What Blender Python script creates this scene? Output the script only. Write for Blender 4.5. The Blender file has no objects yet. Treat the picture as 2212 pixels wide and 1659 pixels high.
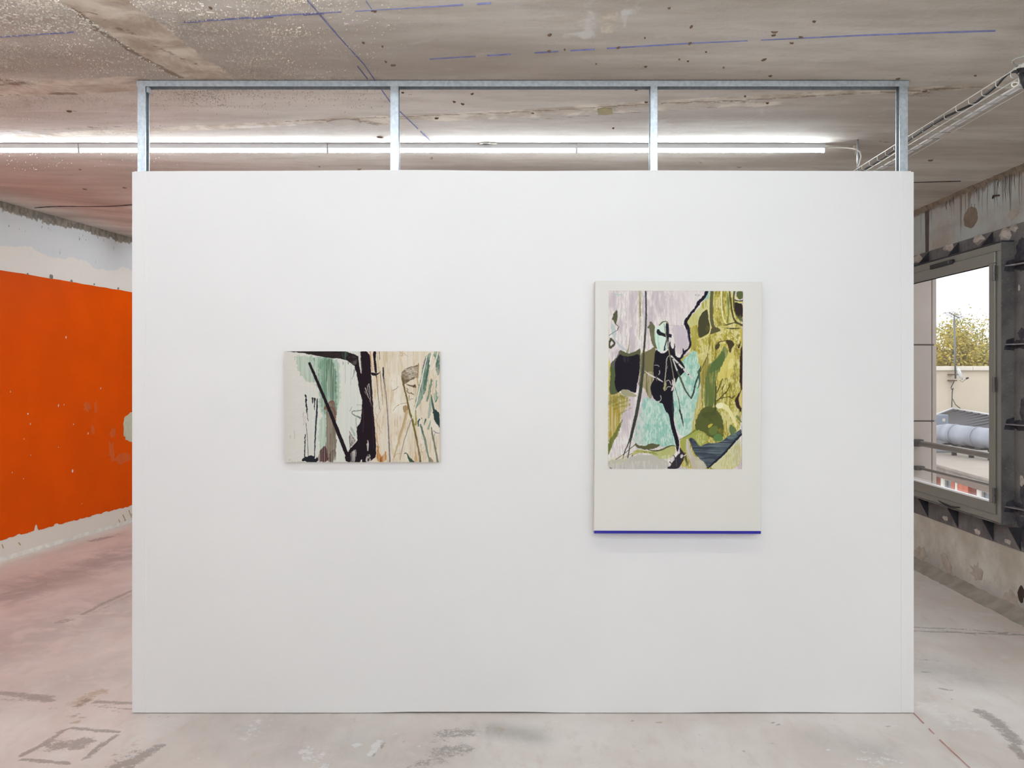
import bpy, math, random
import numpy as np
from mathutils import Vector

# ------------------------------------------------------------------ camera, sky, exposure
S = bpy.context.scene
COL = S.collection
F, CX, HY, EYE = 1880.0, 1106.0, 808.0, 1.57      # focal length in pixels, centre column, horizon row, eye height
cam_data = bpy.data.cameras.new('camera'); cam = bpy.data.objects.new('camera', cam_data); COL.objects.link(cam)
cam_data.sensor_width = 36.0; cam_data.lens = F / 2212 * 36.0
cam_data.shift_y = -(829.5 - HY) / 2212
cam_data.clip_start = 0.05; cam_data.clip_end = 300
cam.location = (0, 0, EYE); cam.rotation_euler = (math.pi / 2, 0, 0)
S.camera = cam
S.view_settings.view_transform = 'Standard'; S.view_settings.look = 'None'
S.view_settings.gamma = 1; S.view_settings.use_curve_mapping = False
S.view_settings.exposure = -0.22
S.cycles.max_bounces = 8; S.cycles.caustics_reflective = False; S.cycles.caustics_refractive = False; S.cycles.use_adaptive_sampling = True; S.cycles.adaptive_threshold = 0.02
W = bpy.data.worlds.new('overcast_sky'); S.world = W; W.use_nodes = True
bg = W.node_tree.nodes['Background']
bg.inputs[0].default_value = (0.93, 0.96, 1.0, 1); bg.inputs[1].default_value = SKY = 2.35
TUBE = 92.0                                        # radiance of the fluorescent tubes

# ------------------------------------------------------------------ helpers
def srgb(r, g, b, a=1.0):
    f = lambda c: ((c / 255 + 0.055) / 1.055) ** 2.4 if c > 10.3 else c / 255 / 12.92
    return (f(r), f(g), f(b), a)

class NT:
    """small node-tree writer"""
    def __init__(s, name):
        s.m = bpy.data.materials.new(name); s.m.use_nodes = True
        s.t = s.m.node_tree; s.t.nodes.clear()
    def n(s, typ, ins=None, **props):
        nd = s.t.nodes.new('ShaderNode' + typ)
        for k, v in props.items(): setattr(nd, k, v)
        for k, v in (ins or {}).items():
            if isinstance(v, bpy.types.NodeSocket): s.t.links.new(v, nd.inputs[k])
            else: nd.inputs[k].default_value = v
        return nd
    def math(s, op, a, b=0.0, clamp=False):
        return s.n('Math', {0: a, 1: b}, operation=op, use_clamp=clamp).outputs[0]
    def ramp(s, v, lo, hi):
        return s.n('MapRange', {0: v, 1: lo, 2: hi, 3: 0.0, 4: 1.0}, interpolation_type='SMOOTHSTEP').outputs[0]
    def mix(s, f, a, b, mode='MIX'):
        nd = s.n('Mix', None, data_type='RGBA', blend_type=mode)
        for i, v in ((0, f), (6, a), (7, b)):
            if isinstance(v, bpy.types.NodeSocket): s.t.links.new(v, nd.inputs[i])
            else: nd.inputs[i].default_value = v
        return nd.outputs[2]
    def pos(s, scale=(1, 1, 1), rot=(0, 0, 0)):
        g = s.n('NewGeometry').outputs['Position']
        return s.n('Mapping', {'Vector': g, 'Scale': scale, 'Rotation': rot}).outputs[0]
    def noise(s, vec, scale, detail=4.0, rough=0.55, dist=0.0):
        return s.n('TexNoise', {'Vector': vec, 'Scale': scale, 'Detail': detail, 'Roughness': rough, 'Distortion': dist}).outputs[0]
    def out(s, color, rough=0.6, metal=0.0, bump=None, bstr=0.3, bdist=0.01, spec=0.5, **extra):
        p = s.n('BsdfPrincipled', {'Base Color': color, 'Roughness': rough, 'Metallic': metal, 'Specular IOR Level': spec})
        for k, v in extra.items():
            p.inputs[k.replace('_', ' ')].default_value = v
        if bump is not None:
            b = s.n('Bump', {'Height': bump, 'Strength': bstr, 'Distance': bdist})
            s.t.links.new(b.outputs[0], p.inputs['Normal'])
        o = s.n('OutputMaterial'); s.t.links.new(p.outputs[0], o.inputs[0])
        return s.m

def plain(name, col, rough=0.6, metal=0.0, var=0.08, scale=8.0, stretch=(1, 1, 1), bstr=0.05, spec=0.5):
    t = NT(name); v = t.pos(stretch)
    n1 = t.noise(v, scale, 5)
    dark = tuple(c * (1 - var) for c in col[:3]) + (1,); lite = tuple(min(1, c * (1 + var)) for c in col[:3]) + (1,)
    c = t.mix(t.ramp(n1, 0.3, 0.7), dark, lite)
    return t.out(c, rough, metal, t.noise(v, scale * 12, 3), bstr, 0.002, spec)

def emit(name, col, strength):
    t = NT(name); e = t.n('Emission', {0: col, 1: strength}); o = t.n('OutputMaterial'); t.t.links.new(e.outputs[0], o.inputs[0])
    return t.m

def glass(name, tint=(1, 1, 1, 1)):
    t = NT(name)
    back = t.n('NewGeometry').outputs['Backfacing']          # same reflectance from either face of the thin pane
    ior = t.n('MapRange', {0: back, 1: 0.0, 2: 1.0, 3: 1.55, 4: 1 / 1.55}).outputs[0]
    fr = t.n('Fresnel', {'IOR': ior}).outputs[0]
    tr = t.n('BsdfTransparent', {0: tint}); gl = t.n('BsdfGlossy', {0: (1, 1, 1, 1), 'Roughness': 0.015})
    mx = t.n('MixShader', {0: fr}); t.t.links.new(tr.outputs[0], mx.inputs[1]); t.t.links.new(gl.outputs[0], mx.inputs[2])
    o = t.n('OutputMaterial'); t.t.links.new(mx.outputs[0], o.inputs[0])
    return t.m

class MB:
    """collects faces in world coordinates"""
    def __init__(s): s.v = []; s.f = []
    def add(s, vs, fs):
        k = len(s.v); s.v += [tuple(p) for p in vs]; s.f += [tuple(i + k for i in f) for f in fs]; return s
    def box(s, x0, x1, y0, y1, z0, z1, M=None):
        vs = [(x, y, z) for z in (z0, z1) for y in (y0, y1) for x in (x0, x1)]
        if M: vs = [M(*p) for p in vs]
        return s.add(vs, [(0, 2, 3, 1), (4, 5, 7, 6), (0, 1, 5, 4), (2, 6, 7, 3), (0, 4, 6, 2), (1, 3, 7, 5)])
    def prism(s, poly, d):
        n = len(poly); d = Vector(d); a = [Vector(p) for p in poly]; b = [p + d for p in a]
        return s.add(a + b, [tuple(range(n))[::-1], tuple(range(n, 2 * n))] + [(i, (i + 1) % n, n + (i + 1) % n, n + i) for i in range(n)])
    def tube(s, pts, r, n=8, cap=True):
        pts = [Vector(p) for p in pts]; R = r if isinstance(r, (list, tuple)) else [r] * len(pts)
        k = len(s.v); prev = None
        for i, p in enumerate(pts):
            t = (pts[min(i + 1, len(pts) - 1)] - pts[max(i - 1, 0)]).normalized()
            if prev is None:
                u = t.orthogonal().normalized()
            else:
                u = (prev - t * prev.dot(t)).normalized()
            prev = u; w = t.cross(u)
            for j in range(n):
                a = 2 * math.pi * j / n
                s.v.append(tuple(p + (u * math.cos(a) + w * math.sin(a)) * R[i]))
        for i in range(len(pts) - 1):
            for j in range(n):
                s.f.append((k + i * n + j, k + i * n + (j + 1) % n, k + (i + 1) * n + (j + 1) % n, k + (i + 1) * n + j))
        if cap:
            s.f.append(tuple(k + j for j in range(n))[::-1]); s.f.append(tuple(k + (len(pts) - 1) * n + j for j in range(n)))
        return s

LOC = {}
def put(name, me, mat, parent, base, smooth):
    o = bpy.data.objects.new(name, me); COL.objects.link(o)
    me.materials.append(mat)
    if smooth: me.polygons.foreach_set('use_smooth', [True] * len(me.polygons))
    LOC[o.name] = Vector(base)
    if parent is not None:
        o.parent = parent; o.location = Vector(base) - LOC[parent.name]
    else: o.location = base
    return o
def obj(name, mb, mat, parent=None, smooth=False, bevel=0.0, kind=None, label=None):
    a = np.array(mb.v, dtype=float); lo, hi = a.min(0), a.max(0)
    base = ((lo[0] + hi[0]) / 2, (lo[1] + hi[1]) / 2, lo[2])
    me = bpy.data.meshes.new(name); me.from_pydata([tuple(p) for p in a - np.array(base)], [], mb.f); me.update()
    o = put(name, me, mat, parent, base, smooth)
    if bevel:
        b = o.modifiers.new('bevel', 'BEVEL'); b.width = bevel; b.segments = 2; b.limit_method = 'ANGLE'
    if kind: o['kind'] = kind
    if label: o['label'] = label
    return o
def grid(name, co, mat, parent=None, attrs=None, smooth=True, kind=None):
    """co: (ny, nx, 3) world positions; attrs: {name: (ny, nx, 4)}"""
    ny, nx = co.shape[:2]; P = co.reshape(-1, 3)
    lo, hi = P.min(0), P.max(0); base = ((lo[0] + hi[0]) / 2, (lo[1] + hi[1]) / 2, lo[2])
    me = bpy.data.meshes.new(name); me.vertices.add(nx * ny)
    me.vertices.foreach_set('co', (P - np.array(base)).ravel())
    q = np.arange(nx * ny).reshape(ny, nx)
    idx = np.stack([q[:-1, :-1], q[:-1, 1:], q[1:, 1:], q[1:, :-1]], -1).reshape(-1, 4)
    me.loops.add(idx.size); me.loops.foreach_set('vertex_index', idx.ravel())
    me.polygons.add(len(idx)); me.polygons.foreach_set('loop_start', np.arange(0, idx.size, 4))
    me.update(calc_edges=True)
    for k, v in (attrs or {}).items():
        at = me.attributes.new(k, 'FLOAT_COLOR', 'POINT'); at.data.foreach_set('color', v.astype(np.float32).reshape(-1))
    o = put(name, me, mat, parent, base, smooth)
    if kind: o['kind'] = kind
    return o
def tag(o, label, cat, group=None, kind=None):
    o['label'] = label; o['category'] = cat
    if group: o['group'] = group
    if kind: o['kind'] = kind
    return o
def thing(name, label, cat, loc, group=None, kind=None):
    o = bpy.data.objects.new(name, None); COL.objects.link(o); o.location = loc; LOC[o.name] = Vector(loc); o.empty_display_size = 0.1
    return tag(o, label, cat, group, kind)
def structure(name, loc=(0, 0, 0)):
    o = bpy.data.objects.new(name, None); COL.objects.link(o); o.location = loc; LOC[o.name] = Vector(loc); o['kind'] = 'structure'
    return o

# real places of things read off the photograph: points on the floor, ceiling, walls
def sm(a, b, x):
    t = np.clip((x - a) / (b - a), 0, 1); return t * t * (3 - 2 * t)
def zc(x, y):                                       # height of the rough slab
    x = np.asarray(x, float); y = np.asarray(y, float)
    return 2.934 + 0.085 * sm(-3.0, -4.2, x) * sm(5.3, 7.2, y) - 0.018 * sm(1.5, 3.3, x)
def at(px, py, y): return Vector(((px - CX) / F * y, y, EYE - (py - HY) / F * y))
def on_floor(px, py): y = EYE * F / (py - HY); return ((px - CX) / F * y, y)
def on_ceiling(px, py):
    h = 2.934
    for _ in range(5):
        y = (h - EYE) * F / (HY - py); x = (px - CX) / F * y; h = float(zc(x, y))
    return (x, y)
def RW(u, w, z):                                    # right wall: u along it, w outwards
    return Vector((3.1425 + 0.025 * u + w, u - 0.025 * w, z))
def on_right(px, py, w=0.0):
    y = (3.1425 + w) / ((px - CX) / F - 0.025); return y, EYE - (py - HY) / F * y
def LW(u, w, z):                                    # left wall: u along it, w into the room
    return Vector((-5.255 + 0.1328 * u + w, u - 0.1328 * w, z))
def on_left(px, py):
    y = 5.255 / (0.1328 - (px - CX) / F); return y, EYE - (py - HY) / F * y

rng = np.random.default_rng(7); random.seed(7)
NTAB = {}
def vnoise(X, Y, sx, sy, seed):                     # value noise on arrays
    T = NTAB.setdefault(seed, None)
    if T is None: T = NTAB[seed] = np.random.default_rng(seed).random((256, 256))
    a = X / sx; b = Y / sy; i = np.floor(a).astype(int); j = np.floor(b).astype(int)
    u = a - i; v = b - j; u = u * u * (3 - 2 * u); v = v * v * (3 - 2 * v)
    i0, i1, j0, j1 = i % 256, (i + 1) % 256, j % 256, (j + 1) % 256
    return (T[j0, i0] * (1 - u) + T[j0, i1] * u) * (1 - v) + (T[j1, i0] * (1 - u) + T[j1, i1] * u) * v
def seg_dist(X, Y, p, q):
    dx, dy = q[0] - p[0], q[1] - p[1]; L = dx * dx + dy * dy + 1e-12
    t = np.clip(((X - p[0]) * dx + (Y - p[1]) * dy) / L, 0, 1)
    return np.hypot(X - p[0] - t * dx, Y - p[1] - t * dy), t
def stamp(A, X, Y, pts, w, val=1.0, soft=0.6):      # worn line or blot (one point) into a mask
    d = np.full(X.shape, 9e9)
    if len(pts) == 1: d = np.hypot(X - pts[0][0], Y - pts[0][1])
    for p, q in zip(pts[:-1], pts[1:]): d = np.minimum(d, seg_dist(X, Y, p, q)[0])
    m = 1 - sm(w * (1 - soft), w * (1 + soft), d)
    np.maximum(A, m * val, out=A)
# ------------------------------------------------------------------ materials of the setting
def ceiling_material():
    t = NT('raw_concrete_slab')
    at_ = t.n('Attribute', attribute_name='marks'); sep = t.n('SeparateColor', {0: at_.outputs['Color']})
    dark, pale, bounce_stain, tan = sep.outputs[0], sep.outputs[1], sep.outputs[2], at_.outputs['Alpha']
    v = t.pos(); a = math.radians(6)
    vs = t.pos((0.35, 1.6, 1), (0, 0, a)); vf = t.pos((1.2, 5.0, 1), (0, 0, a))
    n1 = t.noise(vs, 1.1, 7, 0.6); n2 = t.noise(vf, 3.0, 6, 0.62); n3 = t.noise(v, 38, 5, 0.65); n4 = t.noise(v, 5.5, 8, 0.65, 0.4)
    c = t.mix(t.ramp(n1, 0.32, 0.68), srgb(180, 173, 164), srgb(225, 221, 213))
    c = t.mix(t.math('MULTIPLY', t.ramp(n2, 0.45, 0.72), 0.3), c, srgb(168, 155, 138))
    c = t.mix(t.math('MULTIPLY', t.ramp(n4, 0.56, 0.74), 0.35), c, srgb(227, 226, 228))
    c = t.mix(t.math('MULTIPLY', t.ramp(n3, 0.55, 0.8), 0.22), c, srgb(136, 125, 115))
    c = t.mix(t.math('MULTIPLY', bounce_stain, 0.25), c, srgb(203, 159, 146))  # pink bounce light off the orange wall, painted into the slab
    tn = t.ramp(t.math('ADD', tan, t.math('MULTIPLY', t.math('SUBTRACT', n4, 0.5), 0.9)), 0.42, 0.6)
    c = t.mix(t.math('MULTIPLY', tn, 0.75), c, t.mix(t.ramp(n4, 0.35, 0.65), srgb(175, 159, 138), srgb(239, 233, 218)))
    pl = t.ramp(t.math('ADD', pale, t.math('MULTIPLY', t.math('SUBTRACT', n4, 0.5), 1.1)), 0.42, 0.62)
    c = t.mix(t.math('MULTIPLY', pl, 0.6), c, srgb(239, 239, 239))
    dk = t.ramp(t.math('ADD', dark, t.math('MULTIPLY', t.math('SUBTRACT', n3, 0.5), 1.0)), 0.4, 0.62)
    c = t.mix(t.math('MULTIPLY', dk, 0.62), c, srgb(112, 90, 71))
    pits = t.ramp(t.noise(v, 62, 2, 0.5), 0.78, 0.83)
    c = t.mix(t.math('MULTIPLY', pits, 0.7), c, srgb(106, 90, 77))
    return t.out(c, 0.86, 0, t.math('ADD', n3, t.math('MULTIPLY', n2, 0.8)), 0.35, 0.006, 0.25)

def floor_material():
    t = NT('worn_concrete_floor')
    at_ = t.n('Attribute', attribute_name='marks'); sep = t.n('SeparateColor', {0: at_.outputs['Color']})
    dark, pale, bounce_stain, brown = sep.outputs[0], sep.outputs[1], sep.outputs[2], at_.outputs['Alpha']
    v = t.pos(); vs = t.pos((1.2, 0.8, 1), (0, 0, 0.5)); vf = t.pos((4.0, 1.3, 1), (0, 0, -0.45))
    n1 = t.noise(vs, 1.3, 7, 0.6); n2 = t.noise(vf, 3.2, 7, 0.65); n3 = t.noise(v, 30, 6, 0.7); n4 = t.noise(v, 4.5, 9, 0.68, 0.6); n5 = t.noise(v, 110, 3, 0.6)
    c = t.mix(t.ramp(n1, 0.33, 0.67), srgb(215, 204, 196), srgb(232, 226, 220))
    c = t.mix(t.math('MULTIPLY', t.ramp(n2, 0.5, 0.72), 0.34), c, srgb(198, 184, 167))
    c = t.mix(t.math('MULTIPLY', t.ramp(n4, 0.55, 0.72), 0.4), c, srgb(234, 234, 231))
    c = t.mix(t.math('MULTIPLY', t.ramp(n4, 0.46, 0.3), 0.2), c, srgb(211, 191, 184))
    c = t.mix(t.math('MULTIPLY', t.ramp(n3, 0.58, 0.8), 0.25), c, srgb(169, 156, 144))
    c = t.mix(t.math('MULTIPLY', t.math('MULTIPLY', bounce_stain, t.ramp(n4, 0.22, 0.6)), 0.78), c, srgb(140, 140, 137))  # grey wash painted to offset orange bounce light at left, plus stains
    bn = t.ramp(t.math('ADD', brown, t.math('MULTIPLY', t.math('SUBTRACT', n3, 0.5), 1.2)), 0.4, 0.65)
    c = t.mix(t.math('MULTIPLY', bn, 0.6), c, srgb(169, 143, 109))
    pl = t.ramp(t.math('ADD', pale, t.math('MULTIPLY', t.math('SUBTRACT', n3, 0.5), 1.6)), 0.45, 0.62)
    c = t.mix(t.math('MULTIPLY', pl, 0.75), c, srgb(234, 234, 234))
    wear = t.math('ADD', t.math('MULTIPLY', t.math('SUBTRACT', n3, 0.5), 1.3), t.math('MULTIPLY', t.math('SUBTRACT', n5, 0.5), 0.8))
    dk = t.ramp(t.math('ADD', dark, wear), 0.42, 0.72)
    c = t.mix(t.math('MULTIPLY', t.math('MULTIPLY', dk, t.ramp(dark, 0.02, 0.3)), 0.62), c, srgb(126, 116, 109))
    return t.out(c, 0.46, 0, t.math('ADD', n3, t.math('MULTIPLY', n5, 0.5)), 0.2, 0.004, 0.45)

def right_wall_material():
    t = NT('stained_concrete_wall')
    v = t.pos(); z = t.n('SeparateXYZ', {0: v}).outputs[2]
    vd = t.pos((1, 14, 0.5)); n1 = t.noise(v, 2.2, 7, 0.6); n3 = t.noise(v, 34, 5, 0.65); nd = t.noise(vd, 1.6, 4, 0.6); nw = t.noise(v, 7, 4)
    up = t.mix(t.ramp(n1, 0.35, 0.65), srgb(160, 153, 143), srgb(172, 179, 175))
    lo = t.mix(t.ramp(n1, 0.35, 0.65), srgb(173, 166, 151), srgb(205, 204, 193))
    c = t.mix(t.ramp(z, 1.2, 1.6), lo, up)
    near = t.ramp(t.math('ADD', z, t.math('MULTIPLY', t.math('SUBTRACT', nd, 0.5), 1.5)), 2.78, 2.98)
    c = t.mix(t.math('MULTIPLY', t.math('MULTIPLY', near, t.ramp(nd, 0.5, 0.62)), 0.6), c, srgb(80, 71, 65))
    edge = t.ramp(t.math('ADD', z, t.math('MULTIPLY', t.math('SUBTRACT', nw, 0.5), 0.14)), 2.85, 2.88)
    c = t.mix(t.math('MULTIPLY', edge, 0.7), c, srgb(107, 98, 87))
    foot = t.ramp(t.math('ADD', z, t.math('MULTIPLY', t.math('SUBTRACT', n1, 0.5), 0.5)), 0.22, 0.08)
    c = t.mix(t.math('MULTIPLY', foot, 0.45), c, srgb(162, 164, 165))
    c = t.mix(t.math('MULTIPLY', t.ramp(n3, 0.56, 0.76), 0.3), c, srgb(110, 104, 96))
    return t.out(c, 0.85, 0, n3, 0.3, 0.006, 0.25)

def left_wall_material():
    t = NT('old_white_wall_paint')
    v = t.pos(); z = t.n('SeparateXYZ', {0: v}).outputs[2]
    n1 = t.noise(v, 1.7, 4); n2 = t.noise(v, 5, 8, 0.7); n3 = t.noise(t.pos((1, 1, 0.6)), 24, 4, 0.6)
    edge = t.math('ADD', z, t.math('MULTIPLY', t.math('SUBTRACT', n1, 0.5), 0.34))
    c = t.mix(t.ramp(edge, 2.655, 2.67), srgb(234, 229, 221), srgb(218, 220, 221))
    c = t.mix(t.math('MULTIPLY', t.ramp(n2, 0.5, 0.75), 0.25), c, srgb(203, 210, 218))
    spots = t.math('MULTIPLY', t.ramp(n3, 0.66, 0.70), t.ramp(z, 2.62, 2.75))
    c = t.mix(t.math('MULTIPLY', spots, 0.75), c, srgb(123, 109, 99))
    top = t.ramp(t.math('ADD', z, t.math('ADD', t.math('MULTIPLY', t.math('SUBTRACT', n2, 0.5), 0.13), t.math('MULTIPLY', t.math('SUBTRACT', n3, 0.5), 0.08))), 2.935, 2.95)
    c = t.mix(t.math('MULTIPLY', top, 0.9), c, t.mix(t.ramp(n3, 0.4, 0.6), srgb(103, 94, 81), srgb(145, 133, 116)))
    c = t.mix(t.ramp(z, 0.24, 0.235), c, srgb(234, 227, 216))
    return t.out(c, 0.7, 0, n2, 0.15, 0.004, 0.35)

M_ceil, M_floor, M_rwall, M_lwall = ceiling_material(), floor_material(), right_wall_material(), left_wall_material()
M_orange = plain('orange_satin_paint', srgb(219, 79, 0), 0.55, 0, 0.05, 2.0, bstr=0.04, spec=.06)
M_filler = plain('pale_filler', srgb(205, 203, 178), 0.8, 0, 0.05, 18)
M_plaster = plain('grey_plaster', srgb(196, 192, 186), 0.85, 0, 0.1, 3)
M_chalkblue = plain('blue_chalk', srgb(120, 122, 168), 0.9, 0, 0.2, 30)
M_chalkred = plain('red_chalk', srgb(206, 150, 142), 0.9, 0, 0.12, 30)
M_rust = plain('rusty_nail_stain', srgb(112, 92, 74), 0.9, 0, 0.3, 60)
M_resid = plain('paint_residue', srgb(226, 218, 206), 0.75, 0, 0.2, 7)
M_patch = plain('cement_patch', srgb(196, 190, 180), 0.85, 0, 0.1, 14)
M_crack = plain('dark_joint', srgb(58, 46, 38), 0.95, 0, 0.2, 20)
M_mortar = plain('mortar', srgb(150, 145, 134), 0.9, 0, 0.16, 9, bstr=0.3)
M_steel = NT('sooty_steel_plate')
_v = M_steel.pos(); _a = M_steel.noise(_v, 2.6, 6, 0.62, 0.3); _b = M_steel.noise(_v, 90, 3, 0.6); _s = M_steel.noise(M_steel.pos((1, 16, 0.7)), 2.0, 4, 0.6)
_c = M_steel.mix(M_steel.ramp(_a, 0.36, 0.64), srgb(86, 85, 86), srgb(122, 120, 117))
_c = M_steel.mix(M_steel.math('MULTIPLY', M_steel.ramp(_s, 0.58, 0.66), 0.55), _c, srgb(72, 72, 80))
_c = M_steel.mix(M_steel.math('MULTIPLY', M_steel.ramp(_b, 0.55, 0.75), 0.35), _c, srgb(176, 170, 162))
M_steel = M_steel.out(_c, 0.62, 0.25, _b, 0.15, 0.002, 0.4)
M_gusset = plain('black_welded_steel', srgb(52, 51, 58), 0.7, 0.2, 0.3, 14)
M_frame = plain('grey_window_profile', srgb(126, 126, 117), 0.3, 0.0, 0.03, 6, bstr=0.02)
M_black = plain('black_rubber', srgb(34, 33, 36), 0.6, 0, 0.1, 12)
M_gasket = plain('lit_glazing_seal', srgb(250, 251, 252), 0.25, 0, 0.02, 12)
M_glass = glass('window_glass')

# ------------------------------------------------------------------ floor and ceiling
gx = np.concatenate([np.arange(-6.9, -4.6, 0.46), np.arange(-4.6, 3.4, 0.021), [3.42]])
gy = np.concatenate([np.arange(-10.2, 3.2, 0.67), np.arange(3.2, 6.0, 0.02), np.arange(6.0, 10, 0.035), [11.0, 12.2, 13.2]])
X, Y = np.meshgrid(gx, gy)
A = np.zeros(X.shape + (4,))
P = lambda *q: [on_floor(*p) for p in q]
D, Lt, BncSt, Br = (A[..., i] for i in range(4))
for pts, w, s in [
    (P((0, 1497), (60, 1503), (106, 1507)), .035, .75), (P((0, 1511), (50, 1512), (104, 1514)), .02, .55), (P((66, 1506), (106, 1513)), .035, .8),
    (P((190, 1511), (172, 1524)), .03, .7), (P((205, 1516), (286, 1519)), .022, .85), (P((200, 1524), (286, 1533)), .02, .6), (P((116, 1530),), .03, .5),
    (P((160, 1530),), .022, .6), (P((158, 1546),), .028, .7), (P((172, 1542),), .02, .5),
    (P((138, 1577), (95, 1608), (46, 1633)), .018, .85), (P((158, 1572), (200, 1577), (258, 1581)), .017, .85), (P((252, 1588), (215, 1614), (186, 1638)), .017, .85), (P((50, 1641), (100, 1645), (150, 1650)), .017, .9),
    (P((128, 1610),), .07, .75), (P((178, 1603), (168, 1610)), .06, .8),
    (P((345, 1612), (300, 1635), (246, 1659)), .03, .8), (P((330, 1622), (276, 1659)), .03, .75), (P((300, 1618), (235, 1655)), .03, .5),
    (P((128, 1344), (152, 1338)), .05, .6), (P((180, 1326), (230, 1300), (292, 1273)), .025, .75), (P((200, 1325), (292, 1281)), .018, .55),
    (P((200, 1168), (235, 1160)), .07, .7), (P((235, 1162), (262, 1152)), .05, .55), (P((60, 1300), (84, 1297)), .015, .6),
    (P((965, 1585), (1008, 1582)), .07, .62), (P((948, 1596),), .06, .5), (P((955, 1625), (990, 1618)), .08, .62), (P((915, 1648), (950, 1640)), .06, .55), (P((890, 1659),), .05, .5),
    (P((836, 1600), (805, 1634)), .008, .7), (P((876, 1598), (862, 1612)), .006, .6), (P((858, 1560), (836, 1590)), .006, .4),
    (P((1974, 1355), (2070, 1358), (2212, 1371)), .012, .85), (P((1974, 1363), (2080, 1366), (2212, 1372)), .014, .9), (P((2030, 1360), (2110, 1371)), .02, .6), (P((2110, 1362), (2212, 1366)), .012, .6),
    (P((1976, 1424), (2024, 1427)), .012, .7), (P((1975, 1414), (1992, 1415)), .014, .55), (P((1990, 1451), (2006, 1452)), .012, .8), (P((2030, 1487), (2054, 1492)), .018, .75), (P((2056, 1512),), .018, .6),
    (P((2115, 1536), (2150, 1558), (2195, 1602)), .045, .74), (P((2150, 1560), (2195, 1598)), .03, .6), (P((2190, 1612), (2212, 1636)), .03, .8), (P((2140, 1634), (2212, 1636)), .006, .6),
    (P((1660, 1563), (1672, 1560), (1684, 1565)), .007, .9), (P((1672, 1569),), .008, .8), (P((1910, 1567), (1922, 1569)), .009, .9),
    (P((1370, 1617), (1384, 1617)), .012, .6), (P((1346, 1640), (1355, 1650)), .02, .5), (P((1600, 1617), (1625, 1639)), .005, .6), (P((1508, 1560), (1518, 1620)), .005, .5), (P((1520, 1620), (1525, 1650)), .005, .5),
    (P((1650, 1604), (1675, 1606)), .008, .6), (P((1300, 1590), (1440, 1596)), .005, .4), (P((1360, 1558), (1370, 1557)), .007, .7), (P((1135, 1596), (1131, 1603)), .006, .8),
    (P((1000, 1616), (1025, 1620)), .005, .8)]:
    stamp(D, X, Y, pts, w, s, 0.75)
for pts, w, s in [(P((660, 1620), (675, 1640)), .045, .6), (P((700, 1630),), .05, .5), (P((820, 1600), (800, 1630)), .02, .75), (P((855, 1585),), .02, .6), (P((770, 1610),), .03, .7), (P((776, 1634),), .01, .9),
                  (P((900, 1612), (908, 1611)), .012, .7), (P((530, 1590), (560, 1560)), .09, .45), (P((285, 1637),), .03, .8), (P((700, 1657),), .04, .7), (P((1900, 1640),), .12, .5), (P((1790, 1619),), .008, .9), (P((1930, 1580),), .03, .5), (P((430, 1640),), .03, .4),
                  (P((2000, 1530), (2080, 1570)), .14, .45), (P((2010, 1460),), .1, .35)]:
    stamp(Lt, X, Y, pts, w, s, 0.9)
for pts, w, s in [(P((0, 1290), (150, 1240), (288, 1190)), .30, .95), (P((-60, 1420), (100, 1360), (288, 1290)), .5, .62), (P((-60, 1520), (288, 1440)), .3, .4), (P((0, 1350), (70, 1320)), .2, .4), (P((560, 1590), (900, 1640)), .25, .35), (P((1050, 1575), (1150, 1590)), .08, .7), (P((1880, 1620), (1800, 1600)), .1, .35), (P((1990, 1440), (2100, 1460)), .16, .45)]:  # left strokes offset the orange bounce light; the others are stains
    stamp(BncSt, X, Y, pts, w, s, 1.0)
for pts, w, s in [(P((170, 1518), (215, 1494)), .07, .6), (P((190, 1512),), .08, .55), (P((163, 1560),), .025, .8), (P((176, 1550),), .018, .8), (P((210, 1490),), .05, .45), (P((300, 1600), (250, 1630)), .05, .45), (P((1370, 1610),), .04, .45), (P((770, 1555),), .05, .4),
                  (P((300, 1547), (420, 1549)), .03, .4), (P((1060, 1570), (1080, 1580)), .05, .5), (P((1990, 1425), (1975, 1424)), .03, .4), (P((1430, 1559), (1420, 1562)), .012, .7), (P((286, 1540), (240, 1535)), .03, .4)]:
    stamp(Br, X, Y, pts, w, s, 0.9)
Zf = 0.0035 * (vnoise(X, Y, .45, .45, 3) - 0.5) * sm(0.03, 0.3, np.abs(Y - 4.05))
floor = grid('floor', np.stack([X, Y, Zf], -1), M_floor, None, {'marks': A}); floor['kind'] = 'structure'

A = np.zeros(X.shape + (4,))
D, Pl, BncSt, Tn = (A[..., i] for i in range(4))
Q = lambda *q: [on_ceiling(*p) for p in q]
STRIP = [(Q((200, 0), (290, 60), (365, 118), (440, 165)), .13), (Q((0, 192), (150, 190), (296, 180)), .10)]
for pts, w in STRIP: stamp(Tn, X, Y, pts, w, 1.0, 0.3)
stamp(Tn, X, Y, Q((1313, -20), (1314, 40), (1314, 66)), .042, .56, .3)
for pts, w, s in [(Q((0, 297), (300, 283), (620, 266), (1000, 248), (1400, 225), (1900, 196), (2060, 190)), .05, .8), (Q((900, 262), (1300, 240), (1700, 222)), .06, .55),
                  (Q((1960, 198), (2110, 185), (2212, 182)), .07, .6), (Q((780, 258), (830, 268)), .05, .7)]:
    stamp(Tn, X, Y, pts, w, s, 0.7)
for pts, w, s in [(Q((1275, -20), (1274, 30), (1268, 80)), .05, .55), (Q((1245, -20), (1240, 50), (1230, 80)), .08, .42), (Q((1352, -20), (1348, 62)), .025, .55), (Q((1380, -10), (1372, 25)), .05, .42), (Q((0, 285), (90, 292)), .12, .55), (Q((520, 275), (660, 268)), .04, .5)]:
    stamp(Pl, X, Y, pts, w, s, 0.9)
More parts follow.
